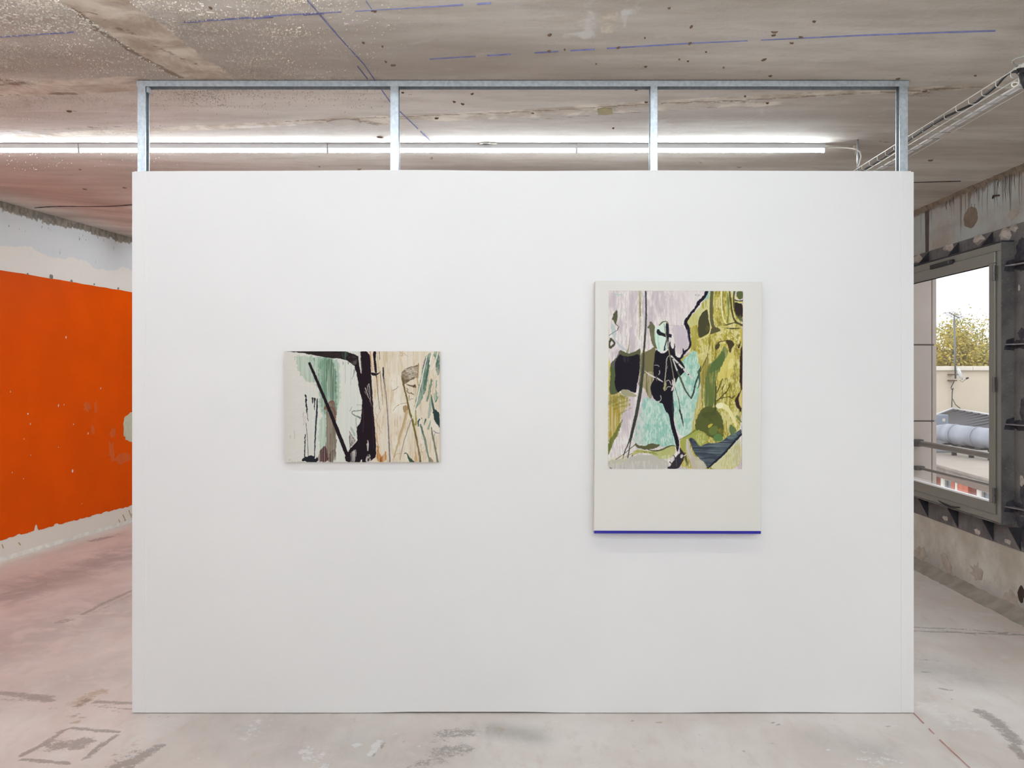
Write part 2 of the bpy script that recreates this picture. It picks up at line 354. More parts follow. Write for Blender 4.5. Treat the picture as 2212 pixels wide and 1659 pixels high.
for pts, w, s in [(Q((0, 400), (280, 400)), .8, .8), (Q((0, 235), (280, 250)), .4, .6), (Q((0, 150), (100, 150)), .3, .3), (Q((60, 340), (290, 345)), .3, .5)]:  # pink bounce light painted over the left of the slab
    stamp(BncSt, X, Y, pts, w, s, 1.0)
for pts, w, s in [(Q((160, 20), (220, 70), (300, 120), (390, 168)), .018, .75), (Q((250, 62), (300, 75)), .03, .5), (Q((300, 85), (380, 120), (430, 142)), .02, .5), (Q((0, 182), (60, 180)), .03, .6), (Q((0, 206), (60, 203)), .02, .5), (Q((110, 203), (160, 202)), .02, .8), (Q((0, 172), (60, 182)), .04, .55),
                  (Q((0, 285), (290, 272)), .008, .6), (Q((620, 262), (900, 252), (1220, 236), (1400, 225), (1700, 212), (1960, 196), (2120, 188)), .012, .72), (Q((1150, 258), (1420, 240), (1560, 232)), .01, .6), (Q((1300, 240), (1322, 238)), .04, .5), (Q((1740, 206), (1960, 200)), .008, .55),
                  (Q((780, 262), (812, 268)), .04, .55), (Q((195, 28), (205, 30)), .012, .8), (Q((196, 56), (210, 68)), .01, .9), (Q((148, 240), (160, 241)), .012, .9), (Q((190, 274), (200, 275)), .012, .8), (Q((230, 43),), .02, .5),
                  (Q((1963, 204), (2000, 203)), .06, .5), (Q((1985, 196), (2020, 190), (2080, 190)), .012, .7), (Q((1900, 305), (1940, 312)), .02, .5), (Q((1650, 222), (1560, 222)), .03, .45), (Q((2160, 300), (2212, 310)), .04, .4), (Q((2080, 280), (2060, 281)), .012, .6)]:
    stamp(D, X, Y, pts, w, s, 0.7)
Zc = zc(X, Y) + 0.006 * (vnoise(X, Y, .5, .9, 5) - 0.5) * sm(0.1, 0.6, np.abs(Y - 4.05)) * sm(0.06, .5, np.abs(Y - 5.15)) * (Y > 3)
ceiling = grid('ceiling', np.stack([X, Y, Zc], -1), M_ceil, None, {'marks': A}); ceiling['kind'] = 'structure'

def strip_on(surface, name, pts, w, mat, h, gaps=0.0):      # thin raised line across floor or ceiling
    m = MB()
    for (x0, y0), (x1, y1) in zip(pts[:-1], pts[1:]):
        L = math.hypot(x1 - x0, y1 - y0); n = max(1, int(L / 0.05)); nx, ny = -(y1 - y0) / L * w / 2, (x1 - x0) / L * w / 2
        for i in range(n):
            if random.random() < gaps: continue
            a, b = i / n, (i + 1) / n; k = random.uniform(0.6, 1.3)
            p = [(x0 + (x1 - x0) * t, y0 + (y1 - y0) * t) for t in (a, b)]
            q = [(p[0][0] + nx * k, p[0][1] + ny * k), (p[1][0] + nx * k, p[1][1] + ny * k), (p[1][0] - nx * k, p[1][1] - ny * k), (p[0][0] - nx * k, p[0][1] - ny * k)]
            up = surface == 'floor'
            m.prism([(u, v, 0.0006 if up else float(zc(u, v)) - h) for u, v in q], (0, 0, h + 0.001))
    return obj(name, m, mat, floor if surface == 'floor' else ceiling)
strip_on('ceiling', 'chalk_line', Q((0, 79), (160, 68)), .0027, M_chalkblue, .0045, .14)
strip_on('ceiling', 'chalk_line', Q((380, 49), (625, 31), (795, 21), (1060, 6)), .0027, M_chalkblue, .0045, .14)
strip_on('ceiling', 'chalk_line', Q((664, 0), (722, 67), (786, 138), (843, 220), (931, 305)), .0027, M_chalkblue, .0045, .06)
strip_on('ceiling', 'chalk_line', Q((790, 0), (803, 18)), .0027, M_chalkblue, .0045, 0)
strip_on('ceiling', 'chalk_line', Q((772, 142), (794, 170)), .0027, M_chalkblue, .0045, 0)
strip_on('ceiling', 'chalk_line', Q((903, 128), (1180, 112), (1500, 92), (1850, 76), (2150, 66)), .0027, M_chalkblue, .0045, .14)
strip_on('ceiling', 'joint', Q((75, 449), (180, 446), (288, 442), (330, 441)), .016, M_crack, .003)
strip_on('ceiling', 'joint', Q((1900, 396), (1969, 394), (2075, 391)), .012, M_crack, .003)
M_cb2 = plain('strong_blue_chalk', srgb(128, 126, 165), .9, 0, .2, 30)
for q in (((150, 69), (40, 76)), ((395, 47), (470, 42)), ((545, 39), (590, 36)), ((655, 31), (700, 28)), ((672, 8), (726, 70))):
    strip_on('ceiling', 'chalk_line', Q(*q), .0032, M_cb2, .0048, 0)
strip_on('floor', 'chalk_line', P((1974, 1541), (2030, 1598), (2095, 1659)), .004, M_chalkred, .001, .08)

# thick residue of scraped paint on the left half of the slab: thousands of small crusts, one part
m = MB(); m2 = MB(); cnt = 0
dens_seed = 21
while cnt < 11500:
    px = random.uniform(-40, 900); py = random.uniform(-10, 368)
    w = 1.0 if px < 560 else max(0, 1 - (px - 560) / 330)
    if py > 215: w *= max(0.05, (1 - (py - 215) / 90)) * (1.0 if px < 420 else 0.5)
    if py > 232: w *= .25
    if py > 300: w = 0.10 if px < 420 else 0.0
    if px > 450 and py < 60: w *= 0.5
    x, y = on_ceiling(px, py)
    nz = float(vnoise(np.array([x]), np.array([y]), .22, .16, dens_seed)[0])
    if random.random() > w * (0.12 + 1.35 * max(0, nz - 0.25)): continue
    if any(min(float(seg_dist(np.array(x), np.array(y), p, q)[0]) for p, q in zip(pts[:-1], pts[1:])) < ww * 0.95 for pts, ww in STRIP): continue
    r = min(.0075, .0019 * math.exp(random.gauss(0, .5))) * (1.08 - .5 * min(1, max(0, py) / 190)); el = random.choice([1, 1.3, 1.8, 2.6, 3.4]) ; an = random.gauss(.7 if px < 540 else -.6, .35) if el > 1.2 else random.uniform(0, 3)
    if el > 3: r *= .7
    z = float(zc(x, y)); n = 6; h = random.uniform(.002, .005); ca, sa = math.cos(an), math.sin(an)
    ring = []
    for j in range(n):
        t = 2 * math.pi * j / n; k = random.uniform(.65, 1.2)
        u, v = r * el * k * math.cos(t), r * k * math.sin(t)
        ring.append((x + u * ca - v * sa, y + u * sa + v * ca, z + .004))
    top = [(x + (px_ - x) * .55, y + (py_ - y) * .55, z - h) for px_, py_, _ in ring]
    (m if random.random() > .15 + py / 170 else m2).add(ring + top, [tuple(range(n, 2 * n))[::-1]] + [(j, (j + 1) % n, n + (j + 1) % n, n + j) for j in range(n)])
    cnt += 1
obj('paint_residue', m, M_resid, ceiling, kind='stuff'); obj('paint_residue', m2, plain('dull_paint_residue', srgb(206, 196, 184), .8, 0, .2, 7), ceiling, kind='stuff')

# rusty nail marks scattered over the slab, each a small scab
def scab(px, py, r, el=1.6):
    x, y = on_ceiling(px, py); z = float(zc(x, y)); m = MB(); n = 13; a0 = random.uniform(0, 3)
    r *= .72; ring = []
    for j in range(n):
        t = 2 * math.pi * j / n; k = random.uniform(.25, 1.5); u, v = r * el * k * math.cos(t), r * k * math.sin(t)
        ring.append((x + u * math.cos(a0) - v * math.sin(a0), y + u * math.sin(a0) + v * math.cos(a0), z + .004))
    top = [(x + (a - x) * .5, y + (b - y) * .5, z - .0065) for a, b, _ in ring]
    m.add(ring + top, [tuple(range(n, 2 * n))[::-1]] + [(j, (j + 1) % n, n + (j + 1) % n, n + j) for j in range(n)])
    return obj('nail_mark', m, M_rust, ceiling)
for px, py, r in [(808, 22, .014), (786, 91, .011), (826, 99, .009), (833, 132, .009), (849, 140, .011), (1187, 75, .012), (1187, 110, .009), (1493, 57, .011), (1673, 68, .013), (1671, 75, .010), (1758, 45, .009), (1730, 79, .010), (1710, 92, .009),
                  (1335, 102, .010), (1490, 93, .010), (1395, 143, .009), (1650, 128, .012), (1664, 163, .009), (1446, 16, .006), (1220, 106, .006), (1393, 81, .004), (1525, 111, .005), (1468, 127, .005), (1486, 131, .005), (1288, 137, .004), (1563, 145, .005),
                  (870, 199, .010), (1020, 202, .010), (981, 219, .010), (1000, 224, .014), (1374, 193, .009), (1396, 220, .010), (1610, 207, .010), (1658, 222, .008), (943, 255, .010), (822, 296, .020), (1150, 243, .012), (1325, 276, .010),
                  (1514, 350, .014), (1597, 360, .014), (776, 365, .02), (690, 359, .014), (932, 341, .012), (172, 365, .016), (270, 405, .018), (184, 408, .018), (1940, 169, .010), (2108, 162, .008), (2010, 346, .016), (1998, 196, .012), (455, 16, .008), (150, 240, .012)]:
    scab(px, py, r)
# cement patches on the slab
def flat_patch(name, pix, mat, h):
    m = MB(); pts = [on_ceiling(*p) for p in pix]
    m.prism([(x, y, float(zc(x, y)) - h) for x, y in pts], (0, 0, h + .004)); return obj(name, m, mat, ceiling, bevel=.002)
flat_patch('cement_patch', [(705, 262), (724, 258), (744, 256), (768, 259), (780, 266), (783, 271), (770, 277), (745, 280), (730, 279), (714, 272)], M_patch, .004)
flat_patch('cement_patch', [(1290, 235), (1306, 232), (1322, 234), (1324, 246), (1306, 248), (1292, 247)], plain('ochre_patch', srgb(170, 158, 120), .9, 0, .1, 20), .003)
# scab of mortar above the tubes
x, y = on_ceiling(1053, 311); m = MB()
for k in range(7):
    a = random.uniform(0, 6); q = (x + .05 * math.cos(a), y + .03 * math.sin(a)); r = random.uniform(.012, .03)
    m.prism([(q[0] + r * math.cos(t) * 1.5, q[1] + r * math.sin(t), 2.926) for t in np.arange(0, 6.2, 1.05)], (0, 0, .02))
obj('mortar_scab', m, M_patch, ceiling)

# ------------------------------------------------------------------ walls
# left wall with its band of orange paint, ragged at the lower edge
m = MB(); m.box(-10.2, 13.2, -.25, 0, -0.02, 3.06, LW); wall_left = obj('wall_left', m, M_lwall); wall_left['kind'] = 'structure'
us = np.concatenate([np.arange(2.0, 6.9, .2), np.arange(6.9, 10.5, .012), np.arange(10.5, 13, .2)])
r1 = np.random.default_rng(3); n1 = vnoise(us, us * 0, .05, 1, 31) + .5 * vnoise(us, us * 0, .014, 1, 32); n2 = vnoise(us, us * 0, .12, 1, 33)
zb = .165 + .012 * n1 + .004; zt = 2.437 + .006 * n2
for u0, w_, h_ in [(7.73, .02, .05), (8.0, .03, .018), (7.50, .03, .012), (8.75, .05, .01)]: zb += h_ * np.exp(-((us - u0) / w_) ** 4)
co = np.stack([np.array([LW(u, .0025, z) for u, z in zip(us, zz)]) for zz in (zb, zt)], 0)
o = grid('orange_paint', co, M_orange, wall_left, smooth=False); o['label'] = 'broad band of glossy orange paint'
def wall_patch(name, u, z, ru, rz, mat, n=26, rag=.08, w=.004, P_=LW, par=None, p=3.0):
    q = []
    for j in range(n):
        t = 2 * math.pi * j / n; k = 1 + random.uniform(-rag, rag); c, s_ = math.cos(t), math.sin(t)
        q.append((u + ru * k * math.copysign(abs(c) ** (2 / p), c), z + rz * k * math.copysign(abs(s_) ** (2 / p), s_)))
    m = MB(); a = [P_(x, w, y) for x, y in q]; d = P_(u, 0.0, z) - P_(u, w, z)
    m.prism(a, d); return obj(name, m, mat, par)
u, z = on_left(266, 925); wall_patch('filler_patch', u + .34, 1.005, .34, .168, M_filler, 40, .05, .005, LW, wall_left)
for px, py, r in [(126, 876, .012), (138, 874, .006), (60, 894, .008), (65, 916, .008), (22, 846, .007), (156, 1017, .012), (190, 936, .010), (158, 917, .007), (217, 839, .008), (126, 966, .006), (51, 948, .005), (50, 1034, .005), (26, 1021, .005), (66, 983, .004), (142, 729, .010), (176, 1088, .005)]:
    u, z = on_left(px, py); wall_patch('paint_chip', u, z, r * .8, r, M_resid, 7, .5, .0035, LW, wall_left, 2)
for px, py, r in [(110, 598, .02), (59, 592, .010), (154, 607, .013), (203, 614, .010), (255, 623, .012)]:
    u, z = on_left(px, py); wall_patch('drill_hole', u, z, r, r, plain('grey_cement', srgb(132, 130, 120), .9, 0, .2, 30), 9, .3, .006, LW, wall_left, 2)
# rub marks, smeared lighter where the orange was scuffed
M_rub = plain('scuffed_orange', srgb(212, 88, 18), .6, 0, .05, 9, (1, 1, .3))
for px, py, ru, rz in [(240, 975, .05, .09), (262, 992, .13, .05), (243, 935, .05, .05), (188, 880, .05, .05), (206, 880, .025, .06), (200, 930, .03, .05)]:
    u, z = on_left(px, py); wall_patch('scuff_mark', u, z, ru, rz, M_rub, 16, .4, .0032, LW, wall_left, 2)
# finger marks on the white base
M_brown = plain('brown_finger_mark', srgb(176, 150, 112), .8, 0, .1, 30)
for px, py, dx, dy in [(256, 1122, 5, 12), (265, 1112, 8, 16), (270, 1122, -4, 9), (278, 1102, 6, 16), (284, 1110, 4, 12), (4, 1176, 3, 8), (40, 1172, 4, 5)]:
    a, b = on_left(px, py), on_left(px + dx, py + dy); m = MB(); m.tube([LW(a[0], .001, a[1]), LW(b[0], .001, b[1])], .005, 5); obj('finger_mark', m, M_brown, wall_left)
m = MB(); m.box(-10.0, 13.0, 0, .006, -.001, .035, LW)
o = obj('baseboard_left', m, plain('floor_edge_paint', srgb(238, 234, 226), .7, 0, .1, 14), None); o['kind'] = 'structure'

# right wall around its window opening (recess lined with steel)
OZ0, OZ1, OU0, OU1 = .428, 2.545, 4.95, 7.95
ADDED_BAYS = [(2.6, 4.4), (-.4, 1.4), (-3.4, -1.6), (-7.4, -5.8)]         # unseen window bays added along this wall to bring in daylight
HOLES = [(-7.4, -5.8), (-3.4, -1.6), (-.4, 1.4), (2.6, 4.4), (5.71, 7.88)]
m = MB(); m.box(-10.2, 13.2, 0, .15, -.02, .10, RW); m.box(-10.2, 13.2, 0, .15, 2.42, 2.99, RW)
for q0, q1 in ((-10.2, -.4), (1.4, 2.6), (4.4, 13.2)): m.box(q0, q1, 0, .15, .10, .61, RW)   # two added bays glazed nearly to the floor to light it
ed = [-10.2] + [e for h in HOLES for e in h] + [13.2]
for q0, q1 in zip(ed[::2], ed[1::2]): m.box(q0, q1, 0, .15, .61, 2.42, RW)
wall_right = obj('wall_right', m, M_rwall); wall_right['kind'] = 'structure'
for px, py, ru, rz in [(2122, 345 + 180, .0, 0)]: pass
u, z = on_right(2097, 470); wall_patch('damp_blotch', u, z, .10, .075, plain('damp_concrete', srgb(122, 108, 93), .9, 0, .12, 20), 28, .07, -.001, RW, wall_right, 2)
M_pale = plain('pale_lime_bloom', srgb(172, 164, 152), .9, 0, .14, 16)
for px, py, ru, rz in [(2047, 1226, .10, .09), (1988, 1196, .1, .06), (2110, 1236, .08, .06), (2186, 1292, .09, .04), (2190, 464, .06, .03)]:
    u, z = on_right(px, py); wall_patch('lime_bloom', u, z, ru, rz, M_pale, 18, .45, -.003, RW, wall_right, 2)
u, z = on_right(2206, 1283); wall_patch('spalled_hole', u, z, .035, .05, M_crack, 12, .3, -.004, RW, wall_right, 2)
a, b, c = (on_right(*q) for q in ((2145, 428), (2150, 423), (2160, 422))); m = MB(); m.tube([RW(a[0], -.002, a[1]), RW(b[0], -.014, b[1]), RW(c[0], -.004, c[1])], .006, 6); obj('bent_nail', m, M_crack, wall_right)
M_run = plain('brown_soot_run', srgb(84, 72, 64), .9, 0, .2, 12)
for px, y0, y1, w in [(2203, 362, 450, .007), (2193, 366, 412, .009), (2182, 372, 440, .008), (2187, 370, 400, .006), (2173, 380, 440, .010), (2176, 380, 425, .006), (2155, 392, 450, .007), (2158, 388, 410, .008), (2134, 400, 480, .005), (2110, 408, 418, .010), (2123, 404, 470, .005), (2060, 424, 442, .012), (2053, 430, 448, .010), (2045, 435, 455, .013), (2056, 426, 440, .008), (2099, 440, 505, .005), (2106, 440, 480, .005)]:
    u, z0 = on_right(px, y0); _, z1 = on_right(px, y1); m = MB(); m.tube([RW(u, .001, z0), RW(u + .01, .001, (z0 + z1) / 2), RW(u, .001, z1)], [w * .55, w * .45, w * .15], 6); obj('soot_run', m, M_run, wall_right)
u, z0 = on_right(2002, 455); _, z1 = on_right(2002, 545); m = MB(); m.prism([RW(u - .045, -.002, z0), RW(u + .03, -.002, z0), RW(u + .02, -.002, z1), RW(u - .035, -.002, z1)], (.004, 0, 0)); obj('soot_run', m, plain('soot', srgb(88, 78, 72), .9, 0, .25, 12), wall_right)
# ledge of crumbling mortar between wall and slab
random.seed(11); m = MB(); u = 4.6
while u < 9.6:
    L = random.uniform(.03, .10); h = random.uniform(.0, .03); d = random.uniform(.004, .014)
    m.prism([RW(u, .0, 2.94), RW(u, -d - .02, 2.94), RW(u, -d, 2.905 - h * .3), RW(u, .0, 2.893 - h)], RW(u + L, 0, 0) - RW(u, 0, 0)); u += L
o = obj('trim_1', m, plain('crumbling_mortar', srgb(124, 110, 94), .95, 0, .25, 16, bstr=.4)); o['kind'] = 'structure'
# mortar fillet along the foot of the right wall
us = np.arange(4.4, 10.6, .04); pr = []
for i, u in enumerate(us):
    j = random.uniform(-.008, .008); pr.append([RW(u, .0, .06 + j), RW(u, -.022, .045 + j), RW(u, -.06, .02 + j * .5), RW(u, -.095 + j, -.001)])
co = np.array([[list(p) for p in r] for r in pr]); o = grid('trim_2', co, M_mortar, smooth=True); o['kind'] = 'structure'
# far wall and the wall behind the camera
for nm, y0, y1 in (('wall_back', 13.0, 13.2), ('wall_front', -10.2, -10.0)):
    m = MB(); m.box(-6.9, 3.6, y0, y1, -.02, 3.02); o = obj(nm, m, M_plaster); o['kind'] = 'structure'
# ------------------------------------------------------------------ window of the right wall, boxed out into the room
WU0, WU1, WZ0, WZ1, BO = 5.692, 7.90, .592, 2.433, -.085
win = structure('window_1', RW(6.8, -.05, WZ0))
def rect_frame(u0, u1, z0, z1, b, w0, w1, M=RW):
    m = MB(); m.box(u0, u1, w0, w1, z0, z0 + b, M); m.box(u0, u1, w0, w1, z1 - b, z1, M); m.box(u0, u0 + b, w0, w1, z0 + b, z1 - b, M); m.box(u1 - b, u1, w0, w1, z0 + b, z1 - b, M); return m
obj('frame', rect_frame(WU0, WU1, WZ0, WZ1, .052, BO, BO + .07), M_frame, win, bevel=.003)
obj('sash', rect_frame(WU0 + .058, WU1 - .058, WZ0 + .050, WZ1 - .054, .074, BO - .012, BO + .055), M_frame, win, bevel=.004)
g0, g1, h0, h1 = WU0 + .132, WU1 - .132, WZ0 + .124, WZ1 - .128
obj('sash_gap', rect_frame(WU0 + .048, WU1 - .048, WZ0 + .048, WZ1 - .050, .012, BO + .004, BO + .06), M_black, win)
m = MB(); m.box(g0 - .005, g1 + .005, BO + .028, BO + .034, h0 - .005, h1 + .005, RW); obj('pane', m, M_glass, win)
obj('glazing_seal', rect_frame(g0, g1, h0, h1, .006, BO + .022, BO + .027), M_black, win)
m = MB(); m.box(g0, g1, BO - .010, BO + .018, h0 - .001, h0 + .010, RW); obj('glazing_bead', m, M_gasket, win)  # near-white colour paints the lit reflection along the glass foot
for px, py in ((2153, 590), (2154, 831), (2155, 1071)):
    z = on_right(px, py, BO)[1]; m = MB(); c = RW(WU0 + .054, BO - .018, z); m.tube([c - Vector((0, 0, .05)), c - Vector((0, 0, .002))], .011, 10); m.tube([c + Vector((0, 0, .002)), c + Vector((0, 0, .05))], .011, 10); obj('hinge', m, plain('hinge_grey', srgb(96, 94, 92), .35, .3), win, smooth=False)
u0, _ = on_right(2063, 560, BO); u1, z1 = on_right(2015, 565, BO)
m = MB(); m.box(u0, u1, BO - .024, BO, 2.370, 2.404, RW); v_ = obj('trickle_vent', m, M_black, win, bevel=.005)
m = MB(); m.box(u0 + .02, u0 + .05, BO - .030, BO - .024, 2.377, 2.397, RW); obj('vent_slider', m, plain('dark_grey_plastic', srgb(70, 70, 72), .4), v_)
q = [on_right(*p, BO) for p in ((2029, 1081), (2040, 1088), (2056, 1095), (2066, 1096), (2077, 1096))]
m = MB(); m.tube([RW(u, BO - .008, z) for u, z in q], [.002, .006, .008, .006, .002], 6); obj('loose_seal', m, M_black, win, smooth=True)
for k, (q0, q1) in enumerate(ADDED_BAYS):  # unseen windows filling the added daylight bays
    w2 = structure('window_%d' % (k + 2), RW((q0 + q1) / 2, .12, .50))
    zl = .612 if q0 < -1 else .102
    obj('frame', rect_frame(q0 + .002, q1 - .002, zl, 2.418, .10, .04, .11), M_frame, w2, bevel=.003)
    m = MB(); m.box(q0 + .09, q1 - .09, .07, .076, zl + .09, 2.33, RW); obj('pane', m, M_glass, w2)

# ------------------------------------------------------------------ steel lining round the opening
st = thing('steel_window_surround', 'dark sooty welded steel lining with gussets framing the grey window', 'surround', RW(6.4, .08, OZ0))
w0, w1 = -.006, -.0005
m = MB(); m.box(OU0, OU1, w0, w1, OZ0, WZ0 - .002, RW); obj('back_plate', m, M_steel, st)
m = MB(); m.box(OU0, OU1, w0, w1, WZ1 + .002, OZ1, RW); obj('back_plate', m, M_steel, st)
m = MB(); m.box(OU0, WU0 - .002, w0, w1, WZ0 - .002, WZ1 + .002, RW); obj('post_plate', m, M_steel, st)
m = MB(); m.box(WU1 + .002, OU1, w0, w1, WZ0 - .002, WZ1 + .002, RW); obj('post_plate', m, M_steel, st)
m = MB(); m.box(WU0 - .010, WU1 + .01, BO - .002, w0, WZ0 - .010, WZ0 - .001, RW); obj('lip_plate', m, M_steel, st)
m = MB(); m.box(WU0 - .010, WU1 + .01, BO - .002, w0, WZ1 + .001, WZ1 + .010, RW); obj('lip_plate', m, M_gusset, st)
m = MB(); m.box(WU0 - .010, WU0 - .001, BO - .002, w0, WZ0, WZ1, RW); obj('lip_plate', m, M_steel, st)
for u in (6.918, 6.43, 5.935, 5.60):
    m = MB(); z = WZ0 - .010; d = RW(u + .01, 0, 0) - RW(u, 0, 0)
    m.prism([RW(u, BO, z), RW(u, w0, z), RW(u, w0, OZ0 + .004)], d); obj('gusset', m, M_gusset, st)
for u in (6.91, 6.42, 5.945):
    m = MB(); z = WZ1 + .010; d = RW(u + .01, 0, 0) - RW(u, 0, 0)
    m.prism([RW(u, BO, z), RW(u, w0, z), RW(u, w0, OZ1 - .004)], d); obj('gusset', m, M_gusset, st)
M_soot = NT('weld_soot'); _v = M_soot.pos(); M_soot = M_soot.out(M_soot.mix(M_soot.ramp(M_soot.noise(_v, 22, 4), .35, .65), srgb(40, 39, 50), srgb(66, 65, 70)), .8)
def soot(nm, uc, z, ru, rz, par, n=34):
    m = MB(); k = 1.0; q = []
    for j in range(n):
        k = .6 * k + .4 * random.uniform(.5, 1.4); t_ = 2 * math.pi * j / n; q.append(RW(uc + ru * k * math.cos(t_), w0 - .0014, z + rz * k * math.sin(t_)))
    m.prism(q, (.001, 0, 0)); return obj(nm, m, M_soot, par)
for py in (573, 745, 919, 1099):
    z = 1.57 - (py - HY) / F * 5.62; m = MB(); d = (0, 0, .008)
    m.prism([RW(WU0 - .012, BO + .02, z), RW(WU0 - .012, w0, z), RW(5.50, w0, z), RW(5.50, w0 - .012, z), RW(WU0 - .05, BO + .03, z)], d); s_ = obj('stiffener', m, plain('worn_edge_steel', srgb(124, 122, 126), .5, .3, .2, 30), st)
    soot('weld_soot', 5.585, z + .004, .115, .036, s_)
    m = MB(); m.prism([RW(WU0 - .0105, BO + .012, z - .03), RW(WU0 - .0105, w0, z - .035), RW(WU0 - .0105, w0, z + .05), RW(WU0 - .0105, BO + .03, z + .035)], (0, -.001, 0)); obj('weld_soot', m, M_soot, s_)
for uc, z, ru, rz in [(5.60, 2.33, .08, .10), (5.585, 1.335, .035, .075), (5.60, .615, .07, .04), (5.57, .53, .035, .08), (5.59, 1.83, .05, .04), (5.58, .80, .03, .075)]:
    soot('soot_stain', uc, z, ru, rz, st)
m = MB()
for uu, t_ in ((5.563, .003), (5.53, .002), (5.515, .002)):
    m.box(uu, uu + t_, w0 - .001, w0, .64, 2.18, RW)
obj('scribe_line', m, M_gusset, st)
# rough lumps of concrete and lime sticking to the steel
M_lump = plain('torn_concrete', srgb(176, 168, 158), .95, 0, .22, 22, bstr=.5)
def lump(u, z, ru, rz, d, n=26):
    m = MB(); co = [RW(u, w0 - d, z)]
    for rr, k in ((.55, .8), (1.0, .0)):
        for j in range(n // 2):
            t = 4 * math.pi * j / n; s_ = rr * random.uniform(.75, 1.2)
            co.append(RW(u + ru * s_ * math.cos(t), w0 - d * k * random.uniform(.6, 1.2), z + rz * s_ * math.sin(t)))
    h = n // 2; fs = [(0, 1 + j, 1 + (j + 1) % h) for j in range(h)] + [(1 + j, 1 + h + j, 1 + h + (j + 1) % h, 1 + (j + 1) % h) for j in range(h)]
    m.add(co, fs); return obj('concrete_lump', m, M_lump, st, smooth=False)
for px, py, ru, rz, d in [(2113, 518, .10, .045, .05), (2047, 535, .10, .035, .04), (1979, 560, .14, .04, .04), (2171, 508, .085, .060, .07), (2190, 492, .05, .035, .06), (2041, 1120, .06, .022, .012), (2110, 1149, .06, .022, .012), (2176, 1170, .05, .02, .01), (2206, 1040, .03, .05, .015), (2200, 622, .015, .025, .01)]:
    u, z = on_right(px, py, -.01); lump(u, z, ru * .8, rz * .85, d * .45)

# ------------------------------------------------------------------ partition with bare frame above
M_white = plain('white_wall_paint', srgb(236, 235, 235), .55, 0, .012, 1.4, bstr=.03)
M_galv = NT('galvanised_steel'); _v = M_galv.pos(); _n = M_galv.noise(_v, 60, 3); _c = M_galv.mix(M_galv.ramp(_n, .3, .7), srgb(184, 194, 202), srgb(206, 214, 221)); M_galv = M_galv.out(_c, .36, .65, M_galv.noise(_v, 240, 2), .05, .001)
PY = 4.026
part = thing('partition_wall', 'freestanding white plasterboard partition with bare galvanised steel frame above', 'partition', (.05, PY + .04, 0), kind='thing')
xs = np.linspace(0, 1, 49); top = 2.508 + .006 * np.sin(xs * 3.0) * (vnoise(xs * 10, xs * 0, 1.7, 1, 4) + .2)
bot = .0035 + .004 * (vnoise(xs * 40, xs * 0, 3.0, 1, 9) > .55) * sm(.30, .36, xs) * (1 - sm(.5, .56, xs)) + .0025 * sm(.70, .76, xs) * (1 - sm(.86, .92, xs))
XL, XR = lambda z: -1.756 + .009 * z / 2.5, lambda z: 1.857 - .011 * z / 2.5
def board(name, y0, y1):
    m = MB(); n = len(xs); f = []
    for y in (y0, y1):
        for zz in (bot, top):
            for t, z in zip(xs, zz): m.v.append((XL(z) + (XR(z) - XL(z)) * t, y, float(z)))
    for i in range(n - 1):
        f += [(i, i + 1, n + i + 1, n + i), (2 * n + i + 1, 2 * n + i, 3 * n + i, 3 * n + i + 1), (n + i, n + i + 1, 3 * n + i + 1, 3 * n + i), (i + 1, i, 2 * n + i, 2 * n + i + 1)]
    f += [(0, n, 3 * n, 2 * n), (n - 1, 3 * n - 1, 4 * n - 1, 2 * n - 1)]
    m.f = f; return obj(name, m, M_white, part)
board('plasterboard', PY, PY + .0125); board('plasterboard', PY + .0625, PY + .075)
for x0, x1 in ((-1.757, -1.692), (1.800, 1.858)):
    m = MB(); m.box(x0, x1, PY - .0014, PY + .006, .004, 2.505); obj('corner_bead', m, M_white, part, bevel=.0012)
m = MB(); m.box(-1.75, -1.738, PY + .0125, PY + .0625, .003, 2.505); obj('end_board', m, M_white, part)
m = MB(); m.box(1.836, 1.850, PY + .0125, PY + .0625, .003, 2.505); obj('end_board', m, M_white, part)
def cstud(x0, x1, web_right, z0, z1):               # C section: web, two flanges, two lips
    m = MB(); t = .0012; ya, yb = PY + .0135, PY + .0595; xw = x1 if web_right else x0; s = -1 if web_right else 1
    m.box(min(xw, xw + s * t), max(xw, xw + s * t), ya, yb, z0, z1)
    for y in (ya, yb - t): m.box(x0, x1, y, y + t, z0, z1)
    xo = x0 if web_right else x1
    for y0, y1 in ((ya, ya + .007), (yb - .007, yb)): m.box(min(xo, xo - s * t), max(xo, xo - s * t), y0, y1, z0, z1)
    return m
for x0, x1, wr in ((-1.739, -1.701, False), (-.5655, -.5265, False), (.6425, .676, True), (1.800, 1.838, True)):
    obj('stud', cstud(x0, x1, wr, .01, 2.925), M_galv, part, bevel=.0004)
def track(x0, x1, z0, z1, y0, y1):
    m = MB(); t = .0012; m.box(x0, x1, y0, y1, z1 - t, z1); m.box(x0, x1, y0, y0 + t, z0, z1); m.box(x0, x1, y1 - t, y1, z0, z1); return m
obj('top_track', track(-1.742, 1.262, 2.905, 2.933, PY + .012, PY + .061), M_galv, part)
obj('top_track', track(1.258, 1.842, 2.904, 2.932, PY + .0105, PY + .0625), M_galv, part)
m = MB(); m.box(-1.735, 1.835, PY + .0135, PY + .0605, .001, .0022); m.box(-1.735, 1.835, PY + .0145, PY + .0157, .0022, .03); obj('bottom_track', m, M_black, part)
m = MB(); m.box(-1.699, -1.690, PY + .02, PY + .05, 2.880, 2.905); obj('track_tab', m, M_galv, part)

